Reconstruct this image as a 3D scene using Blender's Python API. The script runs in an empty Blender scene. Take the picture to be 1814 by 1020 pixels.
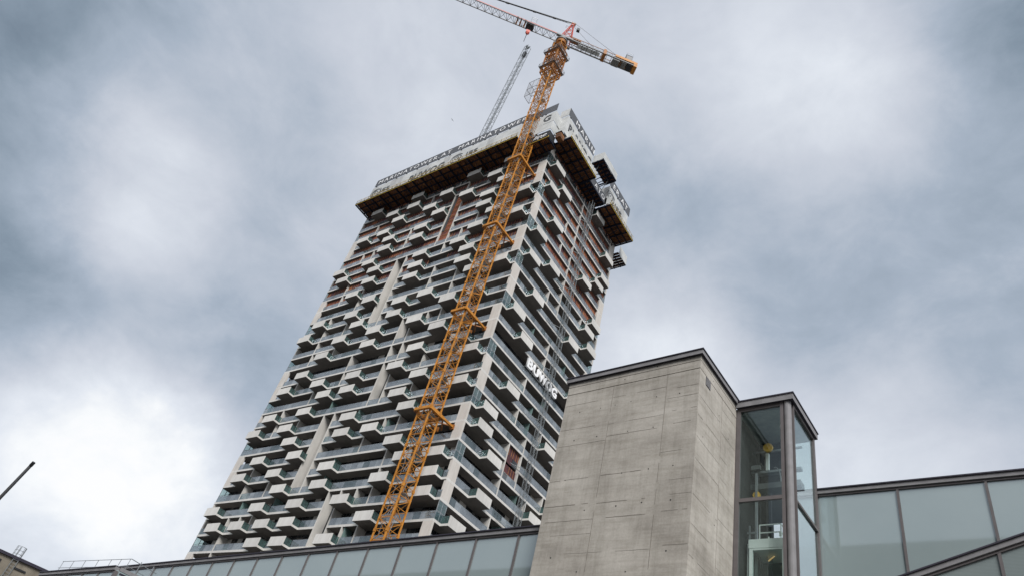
import bpy, math, random
from mathutils import Vector, Matrix
random.seed(7)
R=math.radians
S=bpy.context.scene
COL=S.collection
# ---------------------------------------------------------------- camera
cd=bpy.data.cameras.new('camera'); cam=bpy.data.objects.new('camera',cd); COL.objects.link(cam); S.camera=cam
cd.sensor_width=36; cd.sensor_fit='HORIZONTAL'; cd.lens=24.14; cd.shift_x=0; cd.shift_y=0.05237
cd.clip_start=0.1; cd.clip_end=6000
rt=Vector((0.8225253835,0.5241591812,0.2207014866)); up=Vector((0.1909236558,-0.6200264643,0.7609962820)); fw=Vector((-0.5357239504,0.5838016241,0.6100618925))
cam.matrix_world=Matrix(((rt.x,up.x,-fw.x,0),(rt.y,up.y,-fw.y,0),(rt.z,up.z,-fw.z,1.6),(0,0,0,1)))
# ---------------------------------------------------------------- world
SUN_AZ=R(132); SUN_EL=R(42)          # compass bearing (from +Y towards +X) and height of the veiled sun
W=bpy.data.worlds.new('World'); S.world=W; W.use_nodes=True
nt=W.node_tree; N=nt.nodes; L=nt.links; N.clear()
def nd(t,**k):
    n=N.new(t)
    for a,b in k.items(): setattr(n,a,b)
    return n
def mth(op,a,b=None,c=None,clamp=False):
    n=nd('ShaderNodeMath',operation=op); n.use_clamp=clamp
    for i,v in enumerate((a,b,c)):
        if v is None: continue
        if isinstance(v,(int,float)): n.inputs[i].default_value=v
        else: L.new(v,n.inputs[i])
    return n.outputs[0]
tc=nd('ShaderNodeTexCoord'); dirv=tc.outputs['Generated']
wn=nd('ShaderNodeTexNoise'); wn.inputs['Scale'].default_value=4.2; wn.inputs['Detail'].default_value=9; wn.inputs['Roughness'].default_value=.585
L.new(dirv,wn.inputs['Vector'])
sub=nd('ShaderNodeVectorMath',operation='SUBTRACT'); L.new(wn.outputs['Color'],sub.inputs[0]); sub.inputs[1].default_value=(.5,.5,.5)
scl=nd('ShaderNodeVectorMath',operation='SCALE'); L.new(sub.outputs[0],scl.inputs[0]); scl.inputs['Scale'].default_value=.20
add=nd('ShaderNodeVectorMath',operation='ADD'); L.new(dirv,add.inputs[0]); L.new(scl.outputs[0],add.inputs[1])
nrm=nd('ShaderNodeVectorMath',operation='NORMALIZE'); L.new(add.outputs[0],nrm.inputs[0])
BLOBS=[(-0.787,-0.066,0.614,-0.176),(-0.847,0.020,0.531,-0.135),(-0.891,0.102,0.442,-0.194),(-0.912,0.157,0.378,-0.197),(-0.928,0.214,0.307,0.107),(-0.934,0.265,0.238,0.079),(-0.929,0.308,0.203,-0.071),(-0.916,0.351,0.195,-0.095),(-0.781,0.008,0.624,-0.064),(-0.817,0.063,0.573,0.115),(-0.824,0.118,0.555,0.240),(-0.869,0.164,0.466,0.020),(-0.873,0.230,0.430,-0.022),(-0.885,0.274,0.375,0.109),(-0.896,0.344,0.280,0.143),(-0.868,0.432,0.246,0.122),(-0.715,0.037,0.698,-0.028),(-0.751,0.090,0.654,-0.045),(-0.783,0.123,0.609,0.072),(-0.794,0.196,0.576,0.047),(-0.749,0.217,0.626,-0.141),(-0.802,0.345,0.487,-0.091),(-0.822,0.376,0.428,-0.148),(-0.845,0.355,0.399,-0.048),(-0.863,0.361,0.352,0.088),(-0.646,0.133,0.752,0.042),(-0.690,0.208,0.693,-0.070),(-0.738,0.335,0.586,0.078),(-0.556,0.170,0.814,0.017),(-0.573,0.270,0.774,0.049),(-0.287,0.449,0.846,0.046),(-0.084,0.506,0.858,0.027),(0.015,0.490,0.872,0.097),(0.067,0.508,0.859,-0.048),(0.112,0.522,0.845,-0.225),(0.092,0.617,0.782,-0.085),(0.019,0.599,0.801,0.101),(-0.076,0.600,0.797,0.057),(-0.283,0.553,0.784,-0.030),(-0.338,0.593,0.731,-0.138),(-0.198,0.649,0.735,-0.061),(-0.103,0.694,0.712,-0.055),(0.021,0.705,0.709,0.016),(0.063,0.735,0.675,-0.093),(-0.357,0.652,0.669,0.048),(-0.327,0.688,0.648,0.156),(-0.253,0.704,0.663,0.023),(-0.227,0.744,0.628,-0.030),(-0.153,0.744,0.650,-0.114),(-0.060,0.773,0.631,0.030),(0.026,0.785,0.619,-0.021),(0.038,0.818,0.574,-0.017),(-0.137,0.804,0.578,0.035),(-0.076,0.823,0.563,0.071),(-0.017,0.829,0.558,0.037),(-0.165,0.847,0.505,0.042),(-0.088,0.855,0.510,-0.016),(0.003,0.853,0.522,-0.040)]
K=1/0.115**2
acc=None
for (bx_,by_,bz_,a_) in BLOBS:        # cloud masses: bearing in the sky and how thick or thin they are
    dt=nd('ShaderNodeVectorMath',operation='DOT_PRODUCT'); L.new(nrm.outputs[0],dt.inputs[0]); dt.inputs[1].default_value=(bx_,by_,bz_)
    e=mth('EXPONENT',mth('MULTIPLY_ADD',dt.outputs['Value'],K,-K))
    acc=mth('MULTIPLY_ADD',e,a_,0.785 if acc is None else acc)
n2=nd('ShaderNodeTexNoise'); n2.inputs['Scale'].default_value=6.5; n2.inputs['Detail'].default_value=10; n2.inputs['Roughness'].default_value=.60; n2.inputs['Distortion'].default_value=.25
mp=nd('ShaderNodeMapping'); mp.inputs['Scale'].default_value=(1,1,1.5); L.new(dirv,mp.inputs[0]); L.new(mp.outputs[0],n2.inputs['Vector'])
acc=mth('ADD',acc,mth('MULTIPLY',mth('SUBTRACT',n2.outputs['Fac'],.5),mth('MULTIPLY_ADD',mth('ABSOLUTE',mth('SUBTRACT',acc,.80)),1.15,.15)))
ramp=nd('ShaderNodeValToRGB'); L.new(acc,ramp.inputs[0]); cr=ramp.color_ramp
def lin(c): return tuple(((v/255)/12.92 if v/255<=.04045 else ((v/255+.055)/1.055)**2.4) for v in c)+(1,)
stops=[(.45,(99,114,130)),(.58,(136,151,166)),(.70,(168,180,195)),(.80,(201,207,218)),(.90,(227,232,240)),(.97,(248,250,252)),(1.0,(253,253,254))]
cr.elements[0].position=stops[0][0]; cr.elements[0].color=lin(stops[0][1]); cr.elements[1].position=1; cr.elements[1].color=lin(stops[-1][1])
for p_,c_ in stops[1:-1]:
    e=cr.elements.new(p_); e.color=lin(c_)
sky=nd('ShaderNodeTexSky',sky_type='NISHITA'); sky.sun_disc=False; sky.sun_elevation=SUN_EL; sky.sun_rotation=SUN_AZ
b1=nd('ShaderNodeBackground'); L.new(sky.outputs[0],b1.inputs[0]); b1.inputs[1].default_value=.05
b2=nd('ShaderNodeBackground'); L.new(ramp.outputs[0],b2.inputs[0]); b2.inputs[1].default_value=.365
mx=nd('ShaderNodeMixShader'); mx.inputs[0].default_value=.96; L.new(b1.outputs[0],mx.inputs[1]); L.new(b2.outputs[0],mx.inputs[2])
wo=nd('ShaderNodeOutputWorld'); L.new(mx.outputs[0],wo.inputs[0])
W.cycles.sampling_method='MANUAL'; W.cycles.sample_map_resolution=512
# ---------------------------------------------------------------- sun
sd=bpy.data.lights.new('sun','SUN'); sd.energy=1.5; sd.angle=R(30); sd.color=(1,.98,.955)
sun=bpy.data.objects.new('sun',sd); COL.objects.link(sun)
sv=Vector((math.sin(SUN_AZ)*math.cos(SUN_EL),math.cos(SUN_AZ)*math.cos(SUN_EL),math.sin(SUN_EL)))
sun.rotation_euler=sv.to_track_quat('Z','Y').to_euler(); sun.location=(40,-40,200)
S.view_settings.view_transform='Standard'; S.view_settings.look='None'; S.view_settings.exposure=1.5; S.view_settings.gamma=1; S.view_settings.use_curve_mapping=False
S.cycles.max_bounces=8; S.cycles.transparent_max_bounces=24; S.cycles.glossy_bounces=3; S.cycles.diffuse_bounces=3
# ---------------------------------------------------------------- materials
def newmat(name):
    m=bpy.data.materials.new(name); m.use_nodes=True; m.node_tree.nodes.clear(); return m
class MT:
    def __init__(s,name): s.m=newmat(name); s.t=s.m.node_tree; s.out=s.t.nodes.new('ShaderNodeOutputMaterial')
    def n(s,t,**k):
        q=s.t.nodes.new(t)
        for a,b in k.items(): setattr(q,a,b)
        return q
    def l(s,a,b): s.t.links.new(a,b)
    def noise(s,scale,detail=5,rough=.6,vec=None,coord='Object',stretch=None):
        c=s.n('ShaderNodeTexCoord'); v=c.outputs[coord]
        if stretch:
            mp=s.n('ShaderNodeMapping'); mp.inputs['Scale'].default_value=stretch; s.l(v,mp.inputs[0]); v=mp.outputs[0]
        q=s.n('ShaderNodeTexNoise'); q.inputs['Scale'].default_value=scale; q.inputs['Detail'].default_value=detail; q.inputs['Roughness'].default_value=rough; s.l(v,q.inputs['Vector']); return q.outputs['Fac']
    def ramp(s,f,stops):
        r=s.n('ShaderNodeValToRGB'); s.l(f,r.inputs[0]); e=r.color_ramp.elements
        e[0].position,e[0].color=stops[0][0],tuple(stops[0][1])+(1,); e[1].position,e[1].color=stops[-1][0],tuple(stops[-1][1])+(1,)
        for p_,c_ in stops[1:-1]:
            q=e.new(p_); q.color=tuple(c_)+(1,)
        return r.outputs[0]
    def mix(s,f,a,b,mode='MIX'):
        q=s.n('ShaderNodeMixRGB',blend_type=mode)
        for i,v in ((0,f),(1,a),(2,b)):
            if isinstance(v,(int,float)): q.inputs[i].default_value=v
            elif isinstance(v,tuple): q.inputs[i].default_value=v+(1,) if len(v)==3 else v
            else: s.l(v,q.inputs[i])
        return q.outputs[0]
    def bsdf(s,col,rough=.7,metal=0,spec=.4,bump=None,bd=.02):
        b=s.n('ShaderNodeBsdfPrincipled'); b.inputs['Roughness'].default_value=rough; b.inputs['Metallic'].default_value=metal; b.inputs['Specular IOR Level'].default_value=spec
        if isinstance(col,tuple): b.inputs['Base Color'].default_value=col+(1,)
        else: s.l(col,b.inputs['Base Color'])
        if bump is not None:
            u=s.n('ShaderNodeBump'); u.inputs['Distance'].default_value=bd; u.inputs['Strength'].default_value=.6; s.l(bump,u.inputs['Height']); s.l(u.outputs[0],b.inputs['Normal'])
        s.l(b.outputs[0],s.out.inputs[0]); return b
def schlick(m,f0):
    g=m.n('ShaderNodeNewGeometry'); d=m.n('ShaderNodeVectorMath',operation='DOT_PRODUCT'); m.l(g.outputs['Normal'],d.inputs[0]); m.l(g.outputs['Incoming'],d.inputs[1])
    def q(op,*a):
        k=m.n('ShaderNodeMath',operation=op)
        for i,v in enumerate(a):
            if isinstance(v,(int,float)): k.inputs[i].default_value=v
            else: m.l(v,k.inputs[i])
        return k.outputs[0]
    return q('MULTIPLY_ADD',q('POWER',q('SUBTRACT',1.0,q('ABSOLUTE',d.outputs['Value'])),5.0),1-f0,f0)
def solid(name,c,rough=.6,metal=0,var=.18,scale=3,spec=.4,rnd=0):
    m=MT(name); f=m.noise(scale)
    a=tuple(v*(1-var) for v in c); b=tuple(min(1,v*(1+var)) for v in c)
    col=m.ramp(f,[(.3,a),(.7,b)])
    if rnd:
        oi=m.n('ShaderNodeObjectInfo'); rr=m.ramp(oi.outputs['Random'],[(0,(1-rnd,)*3),(1,(1+rnd,)*3)]); col=m.mix(1.0,col,rr,'MULTIPLY')
    m.bsdf(col,rough,metal,spec); return m.m
def concrete_panel(name,c,rnd=.05):
    m=MT(name); big=m.noise(.35,4,.6); fine=m.noise(9,6,.7); drip=m.noise(1.6,5,.7,stretch=(1,1,.12))
    col=m.ramp(big,[(.3,tuple(v*.9 for v in c)),(.7,tuple(v*1.06 for v in c))])
    col=m.mix(.25,col,m.ramp(fine,[(.3,(.72,.7,.66)),(.65,(1,1,1))]),'MULTIPLY')
    col=m.mix(.35,col,m.ramp(drip,[(.32,(.62,.6,.56)),(.55,(1,1,1))]),'MULTIPLY')
    oi=m.n('ShaderNodeObjectInfo'); col=m.mix(1.0,col,m.ramp(oi.outputs['Random'],[(0,(1-rnd,)*3),(1,(1,)*3)]),'MULTIPLY')
    m.bsdf(col,.75,0,.3,fine,.004); return m.m
def rail_glass(name,tint,body,ior,bodyf,rough=.03):
    m=MT(name); tr=m.n('ShaderNodeBsdfTransparent'); tr.inputs[0].default_value=tint+(1,)
    df=m.n('ShaderNodeBsdfDiffuse'); f=m.noise(1.1,4,.6); m.l(m.ramp(f,[(.35,tuple(v*.8 for v in body)),(.65,tuple(v*1.2 for v in body))]),df.inputs[0])
    mx1=m.n('ShaderNodeMixShader'); mx1.inputs[0].default_value=bodyf; m.l(tr.outputs[0],mx1.inputs[1]); m.l(df.outputs[0],mx1.inputs[2])
    gl=m.n('ShaderNodeBsdfGlossy'); gl.inputs['Roughness'].default_value=rough; gl.inputs[0].default_value=(.88,.93,.97,1)
    mx2=m.n('ShaderNodeMixShader'); m.l(schlick(m,((ior-1)/(ior+1))**2),mx2.inputs[0]); m.l(mx1.outputs[0],mx2.inputs[1]); m.l(gl.outputs[0],mx2.inputs[2]); m.l(mx2.outputs[0],m.out.inputs[0]); return m.m
M={}
M['panel']=concrete_panel('pale_precast_concrete',(.62,.605,.575),.14)
M['band']=concrete_panel('pale_slab_edge',(.61,.595,.565),.05)
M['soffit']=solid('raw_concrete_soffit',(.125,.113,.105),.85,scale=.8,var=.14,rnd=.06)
M['fin']=concrete_panel('partition_concrete',(.57,.55,.515),.08)
M['column']=concrete_panel('column_concrete',(.56,.525,.485),.03)
M['rail']=rail_glass('balustrade_glass',(.64,.68,.70),(.31,.345,.37),2.0,.34)
M['guard']=rail_glass('balcony_side_glass',(.45,.58,.56),(.14,.22,.21),1.5,.30)
M['screen']=rail_glass('corner_screen_glass',(.74,.84,.83),(.35,.45,.46),1.6,.14)
M['rail2']=rail_glass('balustrade_glass_clearer',(.72,.79,.80),(.19,.24,.255),1.8,.18)
M['rail3']=rail_glass('balustrade_glass_hazy',(.56,.60,.61),(.37,.405,.43),2.0,.48)
M['green']=rail_glass('greenish_partition_glass',(.5,.66,.63),(.28,.40,.38),1.6,.5)
M['frame']=solid('dark_window_frame',(.035,.037,.04),.5)
M['steel']=solid('galvanised_steel',(.34,.36,.37),.45,.6,rnd=.05)
M['greysteel']=solid('grey_mast_steel',(.22,.235,.24),.5,.4)
M['black']=solid('blackened_steel',(.018,.019,.022),.6)
m=MT('window_glass'); oi=m.n('ShaderNodeObjectInfo'); f=m.noise(.55,3,.5,stretch=(1,1,.4)); g=m.bsdf(m.ramp(f,[(.42,(.012,.014,.017)),(.56,(.03,.034,.038)),(.66,(.11,.11,.105))]),.06,0,.6); M['window']=m.m
m=MT('red_weather_membrane'); f=m.noise(.22,3,.5); f2=m.noise(2.5,5,.7)
c=m.ramp(f,[(.40,(.070,.029,.034)),(.56,(.092,.032,.034)),(.68,(.16,.05,.032))]); c=m.mix(.5,c,m.ramp(f2,[(.3,(.55,.5,.5)),(.7,(1.25,1.2,1.2))]),'MULTIPLY'); m.bsdf(c,.8); M['membrane']=m.m
m=MT('orange_weather_membrane'); f=m.noise(.3,3,.5); f2=m.noise(2.5,5,.7)
c=m.ramp(f,[(.36,(.10,.034,.031)),(.5,(.19,.058,.032)),(.64,(.27,.09,.045))]); c=m.mix(.5,c,m.ramp(f2,[(.3,(.55,.5,.5)),(.7,(1.25,1.2,1.2))]),'MULTIPLY'); m.bsdf(c,.8); M['membrane2']=m.m
M['batten']=solid('timber_batten',(.42,.20,.07),.7)
M['ply']=None
m=MT('formwork_plywood'); f=m.noise(.7,4,.6); f2=m.noise(6,5,.7,stretch=(.3,1,1)); c=m.ramp(f,[(.32,(.03,.014,.008)),(.5,(.13,.052,.018)),(.7,(.27,.12,.042))]); c=m.mix(.5,c,m.ramp(f2,[(.3,(.5,.45,.4)),(.7,(1.1,1.1,1.1))]),'MULTIPLY'); m.bsdf(c,.75); M['ply']=m.m
M['bluebeam']=solid('dark_blue_formwork_beam',(.014,.017,.030),.85,spec=.1)
M['redbeam']=solid('brown_timber_beam',(.16,.06,.03),.7)
M['yellow']=solid('yellow_guard_rail',(.60,.42,.06),.6)
m=MT('white_mesh_screen'); f=m.noise(.5,4,.6); f2=m.noise(1.3,5,.65,stretch=(.35,.35,1)); c=m.ramp(f,[(.3,(.42,.43,.42)),(.7,(.58,.585,.575))]); c=m.mix(.4,c,m.ramp(f2,[(.33,(.7,.7,.7)),(.6,(1,1,1))]),'MULTIPLY'); m.bsdf(c,.7,0,.3); M['white']=m.m
m=MT('dirty_mesh_screen'); f=m.noise(.9,5,.65); m.bsdf(m.ramp(f,[(.3,(.30,.305,.30)),(.7,(.47,.475,.465))]),.8,0,.2); M['white2']=m.m
M['banner']=solid('dark_grey_banner',(.085,.09,.10),.7,var=.1)
M['letters']=solid('white_letters',(.82,.82,.82),.6,var=.03)
M['greyletters']=solid('grey_letters',(.07,.075,.08),.7,var=.1)
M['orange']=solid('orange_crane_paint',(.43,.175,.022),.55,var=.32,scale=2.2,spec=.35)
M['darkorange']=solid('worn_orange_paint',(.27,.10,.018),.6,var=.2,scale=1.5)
M['redpaint']=solid('red_jib_paint',(.50,.07,.04),.5,var=.15)
M['cranegrey']=solid('crane_grey_paint',(.17,.17,.175),.55)
M['ballast']=solid('ballast_concrete',(.16,.16,.155),.8)
M['rope']=solid('steel_rope',(.06,.06,.065),.5)
M['brown']=solid('bronze_anodised_frame',(.12,.108,.108),.5,.05,var=.1,spec=.4)
M['flash']=solid('zinc_flashing',(.20,.195,.20),.68,0,var=.16)
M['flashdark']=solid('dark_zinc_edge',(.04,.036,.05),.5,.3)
M['ground']=solid('plaza_paving',(.13,.128,.12),.9,var=.15,scale=.3)
M['asphalt']=solid('asphalt',(.05,.05,.05),.9,var=.15,scale=.5)
m=MT('board_marked_concrete'); big=m.noise(.55,6,.62,stretch=(1,1,1.6)); fine=m.noise(14,8,.75); hor=m.noise(1.3,7,.7,stretch=(.55,.55,5)); dr=m.noise(2.0,6,.7,stretch=(2.2,2.2,.22)); sp=m.noise(30,3,.6)
c=m.ramp(big,[(.28,(.285,.262,.232)),(.5,(.395,.368,.328)),(.72,(.49,.46,.415))])
c=m.mix(.55,c,m.ramp(hor,[(.30,(.66,.64,.60)),(.52,(1,1,1)),(.72,(1.12,1.11,1.10))]),'MULTIPLY')
c=m.mix(.50,c,m.ramp(dr,[(.32,(.66,.66,.64)),(.55,(1,1,1))]),'MULTIPLY')
c=m.mix(.45,c,m.ramp(fine,[(.3,(.70,.69,.67)),(.62,(1.08,1.08,1.08))]),'MULTIPLY')
c=m.mix(.5,c,m.ramp(sp,[(.25,(.35,.33,.30)),(.32,(1,1,1))]),'MULTIPLY')
m.bsdf(c,.85,0,.25,fine,.006); M['board']=m.m
M['joint']=solid('stained_concrete_joint',(.195,.176,.152),.9,var=.3,scale=6)
m=MT('weathered_brown_concrete'); f=m.noise(.5,5,.65); f2=m.noise(.35,4,.6,stretch=(2,2,.3)); c=m.ramp(f,[(.3,(.13,.115,.09)),(.7,(.24,.21,.165))]); c=m.mix(.6,c,m.ramp(f2,[(.35,(.45,.42,.4)),(.6,(1,1,1))]),'MULTIPLY'); m.bsdf(c,.9); M['oldconc']=m.m
M['hole']=solid('dark_hole',(.02,.019,.018),.9)
def frosted(name,a,b,line=0):
    m=MT(name); f=m.noise(.28,4,.55); col=m.ramp(f,[(.3,a),(.7,b)])
    if line:
        c=m.n('ShaderNodeTexCoord'); w=m.n('ShaderNodeTexWave',wave_type='BANDS',bands_direction='Z'); w.inputs['Scale'].default_value=line; m.l(c.outputs['Object'],w.inputs[0])
        col=m.mix(.35,col,m.ramp(w.outputs['Fac'],[(.2,(.55,.55,.55)),(.6,(1.1,1.1,1.1))]),'MULTIPLY')
    df=m.n('ShaderNodeBsdfDiffuse'); m.l(col,df.inputs[0]); gl=m.n('ShaderNodeBsdfGlossy'); gl.inputs['Roughness'].default_value=.035; gl.inputs[0].default_value=(.93,.98,1,1)
    mx=m.n('ShaderNodeMixShader'); m.l(schlick(m,.15),mx.inputs[0]); m.l(df.outputs[0],mx.inputs[1]); m.l(gl.outputs[0],mx.inputs[2]); m.l(mx.outputs[0],m.out.inputs[0]); return m.m
M['frosted']=frosted('frosted_glass',(.25,.305,.31),(.29,.345,.345))
M['louvre']=frosted('ribbed_frosted_glass',(.21,.25,.25),(.24,.28,.275),9)
def clearglass(name,tint,ior):
    m=MT(name); tr=m.n('ShaderNodeBsdfTransparent'); tr.inputs[0].default_value=tint+(1,); gl=m.n('ShaderNodeBsdfGlossy'); gl.inputs['Roughness'].default_value=.01; gl.inputs[0].default_value=(.85,.95,.97,1)
    mx=m.n('ShaderNodeMixShader'); m.l(schlick(m,((ior-1)/(ior+1))**2),mx.inputs[0]); m.l(tr.outputs[0],mx.inputs[1]); m.l(gl.outputs[0],mx.inputs[2]); m.l(mx.outputs[0],m.out.inputs[0]); return m.m
M['clear']=clearglass('clear_lift_glass',(.90,.94,.93),1.5)
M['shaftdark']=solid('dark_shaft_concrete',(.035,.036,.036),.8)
M['ceil']=solid('shaft_ceiling',(.34,.37,.37),.7)
M['carwhite']=solid('white_lift_car',(.80,.84,.81),.4,var=.05)
M['pulley']=solid('yellow_pulley_paint',(.80,.48,.08),.5)
M['beamgrey']=solid('dull_grey_beam',(.13,.14,.14),.7)
M['backblock']=solid('grey_render',(.16,.155,.15),.9,var=.1,scale=.2)
# warm interior lamp seen in the lift car
m=MT('lit_tube'); e=m.n('ShaderNodeEmission'); e.inputs[0].default_value=(1,.62,.25,1); e.inputs[1].default_value=.2; m.l(e.outputs[0],m.out.inputs[0]); M['lamp']=m.m
# ---------------------------------------------------------------- mesh helpers
def tag(o,label=None,cat=None,group=None,kind=None):
    if label: o['label']=label
    if cat: o['category']=cat
    if group: o['group']=group
    if kind: o['kind']=kind
    return o
def thing(name,label,cat,loc=(0,0,0),rz=0,group=None):
    o=bpy.data.objects.new(name,None); COL.objects.link(o); o.location=loc; o.rotation_euler=(0,0,rz); o.empty_display_size=.5
    return tag(o,label,cat,group)
class MB:
    def __init__(s): s.v=[]; s.f=[]; s.mi=[]; s.mats=[]
    def m(s,key):
        if key not in s.mats: s.mats.append(key)
        return s.mats.index(key)
    def poly(s,pts,key):
        n=len(s.v); s.v+=[tuple(p) for p in pts]; s.f.append(tuple(range(n,n+len(pts)))); s.mi.append(s.m(key))
    def hexa(s,p,key,bottom=None,top=None):   # p: 8 corners, 0-3 bottom ccw, 4-7 top
        n=len(s.v); s.v+=[tuple(q) for q in p]
        for i,f in enumerate(((3,2,1,0),(4,5,6,7),(0,1,5,4),(1,2,6,5),(2,3,7,6),(3,0,4,7))):
            s.f.append(tuple(n+j for j in f)); s.mi.append(s.m(bottom if (i==0 and bottom) else top if (i==1 and top) else key))
    def box(s,x0,x1,y0,y1,z0,z1,key,bottom=None,top=None):
        if x0>x1: x0,x1=x1,x0
        if y0>y1: y0,y1=y1,y0
        if z0>z1: z0,z1=z1,z0
        s.hexa([(x0,y0,z0),(x1,y0,z0),(x1,y1,z0),(x0,y1,z0),(x0,y0,z1),(x1,y0,z1),(x1,y1,z1),(x0,y1,z1)],key,bottom,top)
    def bar(s,a,b,w,key,h=None):
        a=Vector(a); b=Vector(b); d=b-a
        if d.length<1e-6: return
        d.normalize(); r=Vector((0,0,1)) if abs(d.z)<.95 else Vector((0,1,0))
        x=d.cross(r).normalized(); y=x.cross(d).normalized(); w=w/2; h=(h/2 if h else w)
        c=[x*w*i+y*h*j for i,j in ((-1,-1),(1,-1),(1,1),(-1,1))]
        s.hexa([a+q for q in c]+[b+q for q in c],key)
    def tube(s,a,b,r,key,n=10,r2=None):
        a=Vector(a); b=Vector(b); d=(b-a).normalized(); q=Vector((0,0,1)) if abs(d.z)<.95 else Vector((0,1,0)); x=d.cross(q).normalized(); y=x.cross(d).normalized(); r2=r if r2 is None else r2
        k=len(s.v); 
        for c,rr in ((a,r),(b,r2)):
            for i in range(n):
                t=2*math.pi*i/n; s.v.append(tuple(c+x*math.cos(t)*rr+y*math.sin(t)*rr))
        mi=s.m(key)
        for i in range(n): j=(i+1)%n; s.f.append((k+i,k+j,k+n+j,k+n+i)); s.mi.append(mi)
        s.f.append(tuple(k+i for i in reversed(range(n)))); s.mi.append(mi); s.f.append(tuple(k+n+i for i in range(n))); s.mi.append(mi)
    def mesh(s,name):
        me=bpy.data.meshes.new(name); me.from_pydata(s.v,[],s.f)
        for k in s.mats: me.materials.append(M[k])
        me.polygons.foreach_set('material_index',s.mi); me.update(); return me
    def build(s,name,parent=None,smooth=False):
        if not s.f: return None
        me=s.mesh(name)
        if smooth:
            for p in me.polygons: p.use_smooth=True
        return link(name,me,parent)
def link(name,me,parent=None,loc=None):
    o=bpy.data.objects.new(name,me); COL.objects.link(o)
    if parent: o.parent=parent
    if loc: o.location=loc
    return o
def text(name,string,key,parent,origin,xdir,width,height,extr=.03,bold=.0,shear=0,space=1.0):
    """flat letters: origin is the lower-left corner, letters run along xdir and stand up along z"""
    cu=bpy.data.curves.new(name,'FONT'); cu.body=string; cu.size=1; cu.extrude=extr; cu.offset=bold; cu.shear=shear; cu.space_character=space; cu.resolution_u=3
    ob=bpy.data.objects.new(name+'_tmp',cu); COL.objects.link(ob)
    me=bpy.data.meshes.new_from_object(ob.evaluated_get(bpy.context.evaluated_depsgraph_get())); bpy.data.objects.remove(ob)
    xs=[v.co.x for v in me.vertices]; ys=[v.co.y for v in me.vertices]; x0,y0=min(xs),min(ys); sx=width/(max(xs)-x0); sy=height/(max(ys)-y0)
    X=Vector(xdir); Z=Vector((0,0,1)); Y=X.cross(Z)     # Y points out of the front
    o=Vector(origin)
    for v in me.vertices:
        a,b,c=(v.co.x-x0)*sx,(v.co.y-y0)*sy,v.co.z
        v.co=o+X*a+Z*b+Y*c
    me.materials.clear(); me.materials.append(M[key]); me.update()
    ob=link(name,me,parent); return ob
# ================================================================ high-rise
XC,YC=-56.11,56.457; WL,WR=49.25,27.4; DEP=1.62
ZK={i:z for i,z in enumerate([108.6,105.47,102.43,99.42,96.4,93.48,90.45,87.47,84.4,81.5,78.41,75.38,72.32,69.38,66.36,62.65,59.66,56.79,53.84,50.94,48.03,45.13,42.24,39.27,36.44,33.6])}
ZK[-1]=111.65
for i in range(26,37): ZK[i]=33.6-2.9*(i-25)
KMAX=36
tower=thing('residential_tower','tall unfinished apartment tower with staggered white box balconies and glass railings','building',(XC,YC,0))
LSLOT=[(-30.88,-28.33,6,12),(-30.88,-28.33,18,23),(-21.52,-18.92,1,6),(-21.52,-18.92,12,14),(-21.52,-18.92,15,18),(-21.52,-18.92,23,27)]
RSLOT=[(10.33,13.8,19,21)]
def lslots(k): return [(a,b) for a,b,k0,k1 in LSLOT if k0<k<k1]
def rslots(k): return [(a,b) for a,b,k0,k1 in RSLOT if k0<k<k1]
def cuts(a,b,holes):
    out=[]; c=a
    for h0,h1 in sorted(holes):
        if h0>c: out.append((c,min(h0,b)))
        c=max(c,h1)
    if c<b: out.append((c,b))
    return [q for q in out if q[1]-q[0]>.05]
# slabs
for k in range(-1,KMAX+1):
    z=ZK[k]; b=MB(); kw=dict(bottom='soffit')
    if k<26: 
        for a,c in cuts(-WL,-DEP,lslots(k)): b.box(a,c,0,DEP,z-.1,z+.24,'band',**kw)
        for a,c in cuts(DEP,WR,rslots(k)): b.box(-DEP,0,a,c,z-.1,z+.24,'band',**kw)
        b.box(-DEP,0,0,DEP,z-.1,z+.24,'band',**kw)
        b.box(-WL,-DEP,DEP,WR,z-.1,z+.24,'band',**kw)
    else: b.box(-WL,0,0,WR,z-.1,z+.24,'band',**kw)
    b.build('floor_slab',tower)
# columns at the corners (alternating between the two faces every three storeys)
def col(x0,x1,y0,y1,k0,k1):
    b=MB(); z1=ZK[k0]-.1 if k0 in ZK else 110.2; z0=ZK[k1]+.24
    mid=(z0+z1)/2
    b.box(x0,x1,y0,y1,z0,mid-.012,'column'); b.box(x0,x1,y0,y1,mid+.012,z1,'column'); b.box(x0+.03,x1-.03,y0+.03,y1-.03,mid-.012,mid+.012,'joint')
    b.build('corner_column',tower)
LCOL=[(1,3),(7,9),(13,15),(19,21),(25,27)]; RCOL=[(-1,0),(4,6),(10,12),(16,18),(22,24)]
for k0,k1 in LCOL: col(-1.57,-.002,.002,.34,k0,k1)
for k0,k1 in RCOL: col(-.34,-.002,.10,1.80,k0,k1)
for k0,k1 in ((2,4),(8,10),(14,16),(20,22),(26,28)): col(-WL+.002,-WL+1.62,.002,.34,k0,k1)
for k0,k1 in ((5,7),(11,13),(17,19),(23,25),(-1,1)): col(-WL+.002,-WL+.34,.05,1.8,k0,k1)
for k0,k1 in ((-1,1),(5,7),(11,13),(17,19),(23,25)): col(-.34,-.002,WR-1.85,WR-.002,k0,k1)
for k0,k1 in ((2,4),(8,10),(14,16),(20,22)): col(-1.8,-.002,WR-.34,WR-.002,k0,k1)
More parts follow.
